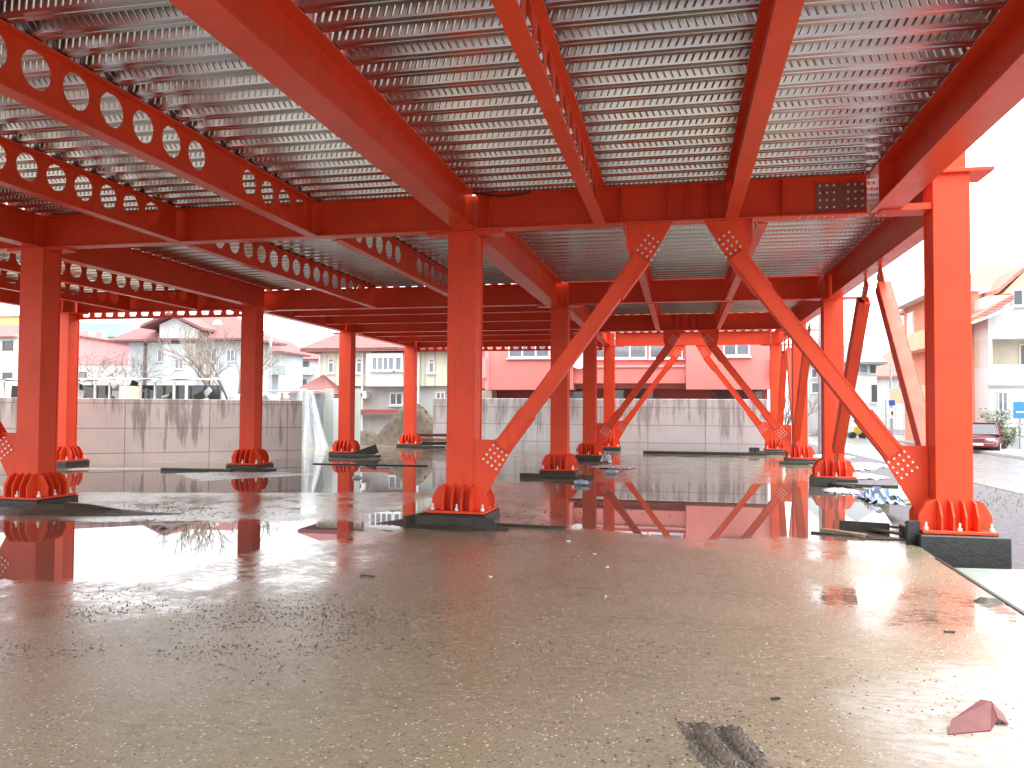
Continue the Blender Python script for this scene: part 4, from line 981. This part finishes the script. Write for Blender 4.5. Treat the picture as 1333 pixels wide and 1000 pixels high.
# --- orange house just left of the big column: its street side seen at a slant
t = thing('orange_house', 'orange red house with peach balconies seen through the side brace', 'house', (10.5, 36, G0), 'houses behind the site')
MB().box((11.45, 39.6, (G0+7.9)/2), (1.9, 7.2, 7.9-G0)).build('wall', M['p_orange'], t)
MB().ext([(9.6, 35.6, 7.75), (9.6, 43.6, 7.75), (9.6, 43.6, 7.95), (9.6, 35.6, 7.95)], (.02, 0, 0)).box((11.2, 39.6, 7.99), (3.2, 8.1, .16)).build('roof', M['p_white'], t)
for z0, z1 in ((4.9, 5.9), (2.0, 2.9)): MB().box((10.05, 39.5, (z0+z1)/2), (.88, 6.9, z1-z0)).build('balcony', M['p_peach'], t)
for z0 in (3.2, 6.15):
    w = MB().box((10.485, 41.6, z0+.7), (.06, 1.3, 1.3)).build('window', M['white'], t); MB().box((10.45, 41.6, z0+.7), (.03, 1.1, 1.1)).build('pane', M['glass'], w)
# --- white house far right
Y = 34
t = thing('white_villa', 'white house with deep balcony and red roofs at the right margin', 'house', (13, Y, G0), 'houses behind the site')
a = rect(1285, 590, 1420, 340, Y); zb1 = at(1290, 441, Y)[1]; zb0 = at(1290, 478, Y)[1]; ztp = at(1290, 385, Y)[1]; zl = at(1290, 500, Y)[1]
MB().box(((a[0]+a[1])/2, Y+4, (G0+zb0)/2), (a[1]-a[0], 8, zb0-G0)).build('ground_floor', M['p_white'], t)
MB().box(((a[0]+a[1])/2, Y+4.6, (zb0+zb1)/2), (a[1]-a[0]-.02, 6.6, zb1-zb0-.004)).build('balcony_back_wall', M['p_beige'], t)
MB().box((a[0]+.1, Y+.64, (zb0+zb1)/2), (.2, 1.25, zb1-zb0-.004)).build('balcony_side_wall', M['p_lgrey'], t)
MB().box(((a[0]+a[1])/2, Y+4, (zb1+ztp)/2), (a[1]-a[0], 8, ztp-zb1)).build('upper_wall', M['p_white'], t)
MB().box(((a[0]+a[1])/2, Y-.08, (zl+zb0)/2), (a[1]-a[0]+.1, .2, zb0-zl+.25)).build('balcony_parapet', M['p_white'], t)
MB().box(((a[0]+a[1])/2, Y-.1, zl-.02), (a[1]-a[0]+.14, .28, .06)).build('string_course', M['p_lgrey'], t)
w = rect(1298, 536, 1312, 510, Y); window(t, *w, Y, 2, 'p_lgrey', 'glass')
w = rect(1326, 480, 1345, 448, Y+1.3); window(t, *w, Y+1.29, 1, 'p_cream', 'dglass')
s = MB(); r = rect(1272, 418, 1318, 395, Y-.9)
s.ext([(r[0]-.2, Y+1, r[2]), (r[1], Y+1, r[3]+.1), (r[1], Y+1, r[3]+.4), (r[0]-.2, Y+1, r[2]+.2)], (0, 4.2, 0)); s.build('lower_roof', M['tile2'], t)
MB().box(((r[0]+r[1])/2-.2, Y-1.13, r[2]+.28), (r[1]-r[0]+.4, .12, .12), mat4=Matrix.Rotation(-.38, 4, 'Y')).build('gutter', M['white'], t)
w = rect(1322, 397, 1350, 375, Y-.5); window(t, *w, Y-.05, 2, 'white', 'dglass')
Y = 41
t = thing('tall_villa', 'pale house with the highest red roof at the right margin', 'house', (15, Y, G0), 'houses behind the site')
a = rect(1240, 590, 1420, 381, Y); MB().box(((a[0]+a[1])/2, Y+5, (G0+a[3])/2), (a[1]-a[0], 10, a[3]-G0)).build('wall', M['p_lgrey'], t)
s = MB(); hip(s, a[0], a[1], Y, Y+10, a[3], 2.4, .6); s.build('roof', M['tile2'], t)
cx, cz = at(1312, 345, Y+5); MB().box((cx, Y+5, cz-.2), (.35, .35, 1.6)).build('chimney', M['p_beige'], t)
s = MB(); g = rect(1302, 382, 1360, 360, Y-2); gm = (g[0]+g[1])/2
s.ext([(g[0]-.3, Y-.5, g[2]), (gm, Y-.5, g[3]+.3), (gm, Y-.5, g[3]+.5), (g[0]-.3, Y-.5, g[2]+.25)], (0, 4, 0)); s.ext([(g[1]+.3, Y-.5, g[2]), (gm, Y-.5, g[3]+.3), (gm, Y-.5, g[3]+.5), (g[1]+.3, Y-.5, g[2]+.25)], (0, 4, 0)); s.build('gable_roof', M['tile2'], t)
MB().ext([(g[0], Y-.6, g[2]), (g[1], Y-.6, g[2]), (gm, Y-.6, g[3]+.25)], (0, 3.6, 0)).build('gable_wall', M['p_peach'], t)
b = rect(1260, 570, 1286, 492, Y-1); MB().box(((b[0]+b[1])/2, Y-.52, (G0+b[3])/2), (b[1]-b[0], 1, b[3]-G0)).build('side_annex', M['p_green'], t)
# ------------------------------------------------------------------ street furniture, fence, car
def sign(px, py0, py1, Y, label, col, cat='sign', pole=True, bars=0):
    r = rect(px-9, py1, px+9, py0, Y); t = thing('road_sign' if pole else 'wall_sign', label, cat, (r[0], Y, G0))
    MB().box(((r[0]+r[1])/2, Y, (r[2]+r[3])/2), (r[1]-r[0], .05, r[3]-r[2])).build('sign_board', M[col], t, bevel=.01)
    for k in range(bars): z = r[2]+(r[3]-r[2])*(.38+.25*k); MB().box(((r[0]+r[1])/2+.03, Y-.03, z), ((r[1]-r[0])*.74, .012, .07)).build('marking', M['white'], t)
    if pole: MB().tube(((r[0]+r[1])/2, Y+.06, G0), ((r[0]+r[1])/2, Y+.06, r[3]+.1), .04).build('pole', M['pipe'], t)
sign(1328, 523, 545, 32.6, 'blue board with a white bar on the fence line at the right margin', 'blue', bars=1)
t = thing('road_sign', 'small blue sign above a white plate on a pole, down the street', 'sign', (8.7, 40, G0)); Y = 40
r = rect(1157, 528, 1165, 521, Y); cx = (r[0]+r[1])/2
MB().box((cx, Y, (r[2]+r[3])/2), (r[1]-r[0], .04, r[3]-r[2])).build('blue_plate', M['bluesign2'], t)
r2 = rect(1158, 545, 1165, 531, Y); MB().box((cx, Y, (r2[2]+r2[3])/2), (r2[1]-r2[0], .04, r2[3]-r2[2])).build('white_plate', M['white'], t)
MB().box((cx, Y-.025, (r2[2]+r2[3])/2), (.1, .012, .22)).build('marking', M['grill'], t)
MB().tube((cx, Y+.06, G0), (cx, Y+.06, r[3]), .045).build('pole', M['pipe'], t)
def pole(px, Y, ztop, r, label, arm=False, m='pipe'):
    x, _ = at(px, 540, Y); t = thing('utility_pole', label, 'pole', (x, Y, G0))
    MB().tube((x, Y, G0), (x, Y, ztop), r, r*.7, 10).build('shaft', M[m], t)
    if arm:
        MB().tube((x, Y, ztop-.3), (x-1.0, Y-.4, ztop+.2), .05).build('lamp_arm', M[m], t); MB().box((x-1.25, Y-.5, ztop+.2), (.6, .22, .12)).build('lamp_head', M['pipe'], t)
    else: MB().box((x, Y, ztop-.5), (1.0, .08, .08)).build('cross_arm', M[m], t)
pole(1069, 26.5, 7.8, .14, 'grey pole between the second and third street side columns')
pole(1160, 62, 5.5, .12, 'dark pole down the street behind the sign')
pole(351, 40, 6.6, .14, 'grey lamp post right of the column by the stained wall', True)
def fence(pts, zt, label, n=16, m='grill'):
    t = thing('mesh_fence', label, 'fence', (pts[0][0], pts[0][1], G0))
    for (x0, y0), (x1, y1) in zip(pts, pts[1:]):
        s = MB()
        for z in [G0+.2+(zt-G0-.25)*k/5 for k in range(6)]: s.tube((x0, y0, z), (x1, y1, z), .022, n=4)
        for k in range(n*3): u = k/(n*3); s.tube((x0+(x1-x0)*u, y0+(y1-y0)*u, G0+.1), (x0+(x1-x0)*u, y0+(y1-y0)*u, zt), .014, n=4)
        s.build('rails', M[m], t)
        for k in range(0, n+1, 4): u = k/n; MB().tube((x0+(x1-x0)*u, y0+(y1-y0)*u, G0), (x0+(x1-x0)*u, y0+(y1-y0)*u, zt+.1), .05, n=6).build('post', M['pipe'], t)
fence([(9.6, 60), (12.4, 40)], 2.2, 'tall grey mesh fence down the street behind the sign', m='pipe')
fence([(5.4, 68), (9.4, 68)], 1.6, 'low wire fence at the end of the street', 8, m='pipe')
lump('skip_heap', 7.6, 52, 1.6, .8, 1.0, G0, M['soil'], 'heap of rubbish at the road side down the street', 'heap', seed=41)
x, z = at(1116, 555, 50); t = thing('machine', 'small yellow machine beside the road down the street', 'machine', (x, 50, G0))
MB().ext([(x-.32, 50, G0+.25), (x+.28, 50, G0+.25), (x+.3, 50, G0+.55), (x+.05, 50, G0+.9), (x-.25, 50, G0+.85)], (0, .5, 0)).build('body', M['yellow'], t, bevel=.05)
MB().box((x+.55, 50, G0+.45), (.5, .4, .3)).build('bonnet', M['p_lgrey'], t, bevel=.04)
for k in (-.35, .35): MB().tube((x+k, 49.6, G0+.22), (x+k, 50.4, G0+.22), .22, .22, 12).build('wheel', M['rubber'], t)
for i, (px, Y) in enumerate(((1310, 33), (1319, 33), (1329, 33))):
    x, z = at(px, 558, Y); t_ = thing('fence_post', ['leftmost', 'middle', 'rightmost'][i]+' concrete fence post before the white house at right', 'post', (x, Y, G0), 'concrete posts before the white house')
    MB().box((x, Y, (G0+z)/2), (.18, .16, z-G0)).build('shaft', M['p_lgrey'], t_, bevel=.01); MB().box((x, Y, z+.03), (.26, .22, .07)).build('cap', M['p_lgrey'], t_)
tag(MB().box((14.3, 33, G0+.3), (4, .14, .55)).build('garden_wall', M['p_lgrey']), 'low garden wall between the concrete posts', 'wall')

def car(x, y, rz):
    t = thing('parked_car', 'burgundy car parked across the street, half hidden by the large column', 'car', (x, y, G0+.01))
    def P(u, w, z): return (u, w, z)
    # stations along length: (u, half width at sill, z low, z belt, half width at belt)
    st = [(-2.15, .70, .32, .62, .66), (-2.05, .80, .24, .74, .76), (-1.4, .83, .20, .84, .80), (-.3, .84, .18, .90, .82), (.75, .84, .18, .90, .82), (1.6, .83, .20, .93, .80), (2.0, .80, .26, .90, .76), (2.1, .72, .36, .80, .68)]
    v, f = [], []; n = 8
    for u, a, zl, zb, b in st:
        ring = [(-a*.9, zl), (-a, zl+.12), (-a-.01, (zl+zb)/2), (-b, zb), (b, zb), (a+.01, (zl+zb)/2), (a, zl+.12), (a*.9, zl)]
        v += [P(u, w, z+(.04 if k in () else 0)) for k, (w, z) in enumerate(ring)]
    for i in range(len(st)-1):
        for k in range(n): f.append((i*n+k, i*n+(k+1) % n, (i+1)*n+(k+1) % n, (i+1)*n+k))
    f.append(tuple(range(n))); f.append(tuple((len(st)-1)*n+k for k in range(n)))
    def ob(nm, v, f, m, par=t, sub=0, smooth=True):
        me = bpy.data.meshes.new(nm); me.from_pydata(v, [], f); me.materials.append(m)
        bm = bmesh.new(); bm.from_mesh(me); bmesh.ops.recalc_face_normals(bm, faces=bm.faces); bm.to_mesh(me); bm.free()
        me.polygons.foreach_set('use_smooth', [smooth]*len(me.polygons)); o = bpy.data.objects.new(nm, me); COL.objects.link(o); o.parent = par
        if sub: sm = o.modifiers.new('sub', 'SUBSURF'); sm.levels = sub; sm.render_levels = sub
        return o
    ob('body', v, f, M['car'], sub=2)
    cab = [(-1.0, .76, .86), (-.35, .60, 1.36), (.85, .60, 1.38), (1.75, .74, .90)]
    v = []; 
    for u, a, z in cab: v += [(u, -a, z), (u, a, z)]
    v += [(-.95, -.78, .80), (-.95, .78, .80), (1.72, -.77, .82), (1.72, .77, .82)]
    ob('glasshouse', v, [(0, 1, 3, 2), (4, 5, 7, 6), (0, 2, 4, 6), (1, 7, 5, 3), (8, 9, 1, 0), (10, 6, 7, 11), (8, 0, 6, 10), (9, 11, 7, 1)], M['dglass'], smooth=False)
    r = MB(); r.box((.25, 0, 1.385), (1.3, 1.16, .05)); o = r.build('roof', M['car'], bevel=.02); o.parent = t
    for sg in (-1, 1):
        r = MB(); r.tube((-1.0, sg*.77, .87), (-.38, sg*.61, 1.38), .03, n=6); r.tube((.25, sg*.80, .88), (.25, sg*.61, 1.38), .03, n=6); r.tube((1.75, sg*.75, .9), (.88, sg*.61, 1.38), .035, n=6); o = r.build('pillar', M['car']); o.parent = t
        r = MB(); r.box((-2.085, sg*.54, .63), (.10, .34, .13), rz=sg*.22); o = r.build('headlight', M['lamp'], bevel=.02); o.parent = t
        r = MB(); r.box((-.75, sg*.93, .95), (.10, .2, .13)); o = r.build('mirror', M['car'], bevel=.03); o.parent = t
        for u in (-1.35, 1.3):
            w = thing_part('wheel', t); q = MB(); q.tube((u, sg*.66, .29), (u, sg*.86, .29), .29, .29, 20); o = q.build('tyre', M['rubber']); o.parent = w
            q = MB(); q.tube((u, sg*.862, .29), (u, sg*.872, .29), .18, .16, 16); o = q.build('rim', M['pipe']); o.parent = w
    r = MB(); r.box((-2.145, 0, .62), (.06, .6, .10)); o = r.build('grille', M['grill']); o.parent = t
    r = MB(); r.box((-2.13, 0, .40), (.14, 1.4, .16)); o = r.build('bumper', M['car'], bevel=.04); o.parent = t
    r = MB(); r.box((-2.215, 0, .42), (.02, .52, .11)); o = r.build('number_plate', M['white']); o.parent = t
    t.rotation_euler = (0, 0, rz)
def thing_part(name, parent):
    o = bpy.data.objects.new(name, None); COL.objects.link(o); o.parent = parent; return o
car(11.0, 31.6, 1.15)

# ------------------------------------------------------------------ trees and shrubs
def bare_tree(x, y, h, label, seed, spread=.55, r0=.11, depth=6, z0=G0, lean=0.):
    R = random.Random(seed); t = thing('bare_tree', label, 'tree', (x, y, z0), 'leafless trees behind the stained wall')
    tr, cr = MB(), MB()
    def grow(p, d, ln, r, k, first):
        q = p; seg = 3
        for i in range(seg):
            d = (d+Vector((R.uniform(-1, 1), R.uniform(-1, 1), R.uniform(-.2, .5)))*.13).normalized()
            n = q+d*ln/seg; ra, rb = r*(1-.25*i/seg), r*(1-.25*(i+1)/seg)
            (tr if first else cr).tube(q, n, ra, rb, 6 if r > .03 else 3, False); q = n
        if k == 0: return
        for _ in range(3 if k > 1 else 4):
            a = R.uniform(0, 2*PI); u = d.orthogonal().normalized(); w = d.cross(u)
            nd = (d*1.0+(u*math.cos(a)+w*math.sin(a))*R.uniform(.35, 1.0)*spread*1.6+Vector((0, 0, .12))).normalized()
            grow(q if R.random() < .6 else p+(q-p)*R.uniform(.5, 1), nd, ln*R.uniform(.62, .88), max(.0085, r*.62), k-1, False)
    for j in range(2): grow(Vector((x+.12*j, y, z0)), Vector((-.25+.5*j+lean, 0, 1)).normalized(), h*.30, r0*(1-.2*j), depth-1, True)
    tr.build('trunk', M['bark'], t); cr.build('crown', M['twig'], t)
x, _ = at(287, 520, 24); bare_tree(x, 24, 6.6, 'spreading leafless tree before the grey white villa', 5)
x, _ = at(146, 520, 26); bare_tree(x, 26, 5.6, 'dense leafless bush before the pink house', 9, .8, .06)
x, _ = at(1026, 560, 28); bare_tree(x, 28, 3.4, 'dark slender leafless tree beside the pale wall end', 15, .5, .06, 5)
def shrub(x, y, h, label, seed):
    R = random.Random(seed); t = thing('shrub', label, 'shrub', (x, y, G0)); st, lf = MB(), MB()
    for _ in range(14):
        a = R.uniform(0, 6.28); tip = Vector((x+math.cos(a)*R.uniform(.2, .9)*h*.55, y+math.sin(a)*R.uniform(.2, .9)*h*.4, G0+h*R.uniform(.5, 1)))
        st.tube((x, y, G0), tip, .025, .008, 4, False)
        for _ in range(38):
            c = Vector((x, y, G0)).lerp(tip, R.uniform(.45, 1.05))+Vector((R.gauss(0, .12), R.gauss(0, .12), R.gauss(0, .1)))
            u = Vector((R.gauss(0, 1), R.gauss(0, 1), R.gauss(0, 1))).normalized(); w = u.orthogonal().normalized(); l = R.uniform(.06, .12)
            lf.poly([c-u*l, c+w*l*.4, c+u*l, c-w*l*.4])
    st.build('stem', M['bark'], t); lf.build('foliage', M['leaf'], t)
x, _ = at(1295, 560, 32.3); shrub(x, 32.3, 2.0, 'green shrub behind the parked car', 3)
x, _ = at(1306, 560, 32.2); shrub(x, 32.2, 1.5, 'smaller green shrub against the concrete posts', 4)
R = random.Random(77); v, f = [], []
for _ in range(260):
    c = Vector((R.gauss(3.6, .9), R.gauss(7.5, 2.2), G0)); i = len(v); a = R.uniform(0, 6.28); l = R.uniform(.03, .09)
    v += [tuple(c+Vector((.01, 0, 0))), tuple(c-Vector((.01, 0, 0))), tuple(c+Vector((math.cos(a)*l*.5, math.sin(a)*l*.5, l)))]; f.append((i, i+1, i+2))
me = bpy.data.meshes.new('weeds'); me.from_pydata(v, [], f); me.materials.append(M['leaf']); o = bpy.data.objects.new('weeds', me); COL.objects.link(o); o['kind'] = 'stuff'; tag(o, 'sparse weeds on the gravel right of the big column', 'weeds')
tag(MB().tube((1.0, 6.9, -.40), (2.3, 6.6, -.40), .035).build('yellow_pipe', M['yellow']), 'yellow pipe on the gravel seen under the near right brace', 'pipe')
R = random.Random(3)
for i, (x, y, lb) in enumerate(((2.2, 17.5, 'nearer white sheet scrap on the gravel right of the second street column'), (3.1, 19.0, 'farther white sheet scrap on the gravel right of the second street column'), (1.7, 14.0, 'white scrap on gravel close to the second street column'), (2.9, 24.5, 'distant white sheet by the street'))):
    o = rag(x, y, .75, .9, .10, M['plastic'], lb, 50+i, 'sheet_scrap'); o.location.z = G0+.15; o['group'] = 'plastic litter on the gravel'
s = MB().box((1.25, 8.3, -.33), (1.5, .8, .24)); tag(s.build('footing_block', M['cw_right']), 'grey concrete footing outside the second street side column', 'footing')

# low ruined shelter behind the stained wall
t = thing('ruined_shed', 'long tumbledown shed with ragged roof and thin posts, above the stained wall', 'shed', (-27, 19, G0))
a = rect(-30, 520, 245, 498, 19); zr = a[3]
R = random.Random(8)
for k in range(15):
    x = a[0]+(a[1]-a[0])*k/14+R.uniform(-.12, .12); MB().box((x, 19, (G0+zr)/2), (.07, .07, zr-G0)).build('post', M['white'] if k % 3 else M['p_lgrey'], t)
MB().box(((a[0]+a[1])/2, 21.4, (G0+zr)/2), (a[1]-a[0], .1, zr-G0-.1)).build('back_wall', M['dglass'], t)
v, f = [], []; n = 40
for i in range(n+1):
    x = a[0]+(a[1]-a[0])*i/n
    for j in range(4): v.append((x+R.uniform(-.15, .15), 18.6+j*.95, zr+.02+.13*R.random()+.05*j))
for i in range(n):
    for j in range(3):
        if R.random() > .1: q = i*4+j; f.append((q, q+1, q+5, q+4))
me = bpy.data.meshes.new('roof'); me.from_pydata(v, [], f); me.materials.append(M['p_beige']); o = bpy.data.objects.new('roof', me); COL.objects.link(o); put(o, t)
for k in range(40):
    x = R.uniform(a[0], a[1]); z = R.uniform(.7, zr); MB().box((x, 20.2+R.uniform(-.6, .6), z), (R.uniform(.08, .6), .06, R.uniform(.05, .7)), mat4=Matrix.Rotation(R.uniform(-.8, .8), 4, 'Y')).build('stored_board', M[R.choice(['darkwood', 'darkwood', 'p_lgrey', 'pipe'])], t)
a = rect(165, 520, 181, 503, 18.6); tag(MB().box(((a[0]+a[1])/2, 18.4, (G0+a[3])/2), (a[1]-a[0], .5, a[3]-G0)).build('masonry_pier', M['p_beige']), 'beige masonry pier before the tumbledown shed', 'pier')
a = rect(296, 520, 345, 513, 22); tag(MB().box(((a[0]+a[1])/2, 23.5, (G0+a[3])/2), (a[1]-a[0], 3, a[3]-G0)).build('white_van_roof', M['p_white'], bevel=.12), 'white flat roofed box shed behind the stained wall, right of the bare tree', 'shed')

# ------------------------------------------------------------------ sky and light
w = bpy.data.worlds.new('World'); S.world = w; w.use_nodes = True; nt = w.node_tree
bg = nt.nodes['Background']; sky = nt.nodes.new('ShaderNodeTexSky'); sky.sky_type = 'NISHITA'; sky.sun_disc = False
EL, AZ = math.radians(70), math.radians(98)
sky.sun_elevation = EL; sky.sun_rotation = AZ; sky.air_density = 1.5; sky.dust_density = 6; sky.ozone_density = 1.2
hs = nt.nodes.new('ShaderNodeHueSaturation'); hs.inputs['Saturation'].default_value = .12; nt.links.new(sky.outputs[0], hs.inputs['Color'])
mx = nt.nodes.new('ShaderNodeMix'); mx.data_type = 'RGBA'; mx.inputs[0].default_value = .55
nt.links.new(hs.outputs[0], mx.inputs[6]); mx.inputs[7].default_value = (9.0, 9.15, 9.3, 1)
nt.links.new(mx.outputs[2], bg.inputs['Color']); bg.inputs['Strength'].default_value = .11
sun = bpy.data.lights.new('sun', 'SUN'); sun.energy = .5; sun.angle = math.radians(25); sun.color = (1, .96, .9)
so = bpy.data.objects.new('sun', sun); COL.objects.link(so)
dv = Vector((math.sin(AZ)*math.cos(EL), math.cos(AZ)*math.cos(EL), math.sin(EL))); so.rotation_euler = dv.to_track_quat('Z', 'Y').to_euler(); so.location = (20, -20, 30)

cam = bpy.data.cameras.new('camera'); co = bpy.data.objects.new('camera', cam); COL.objects.link(co); S.camera = co
cam.sensor_fit = 'HORIZONTAL'; cam.sensor_width = 36; cam.lens = 36*FPX/1333; cam.clip_start = .05; cam.clip_end = 2000
mw = Matrix.Identity(4)
for i in range(3): mw[i][0] = CR[i]; mw[i][1] = CU[i]; mw[i][2] = -CF[i]; mw[i][3] = CP[i]
co.matrix_world = mw
vs = S.view_settings; vs.view_transform = 'Standard'; vs.look = 'None'; vs.exposure = 2.35; vs.gamma = 1.0
S.display_settings.display_device = 'sRGB'
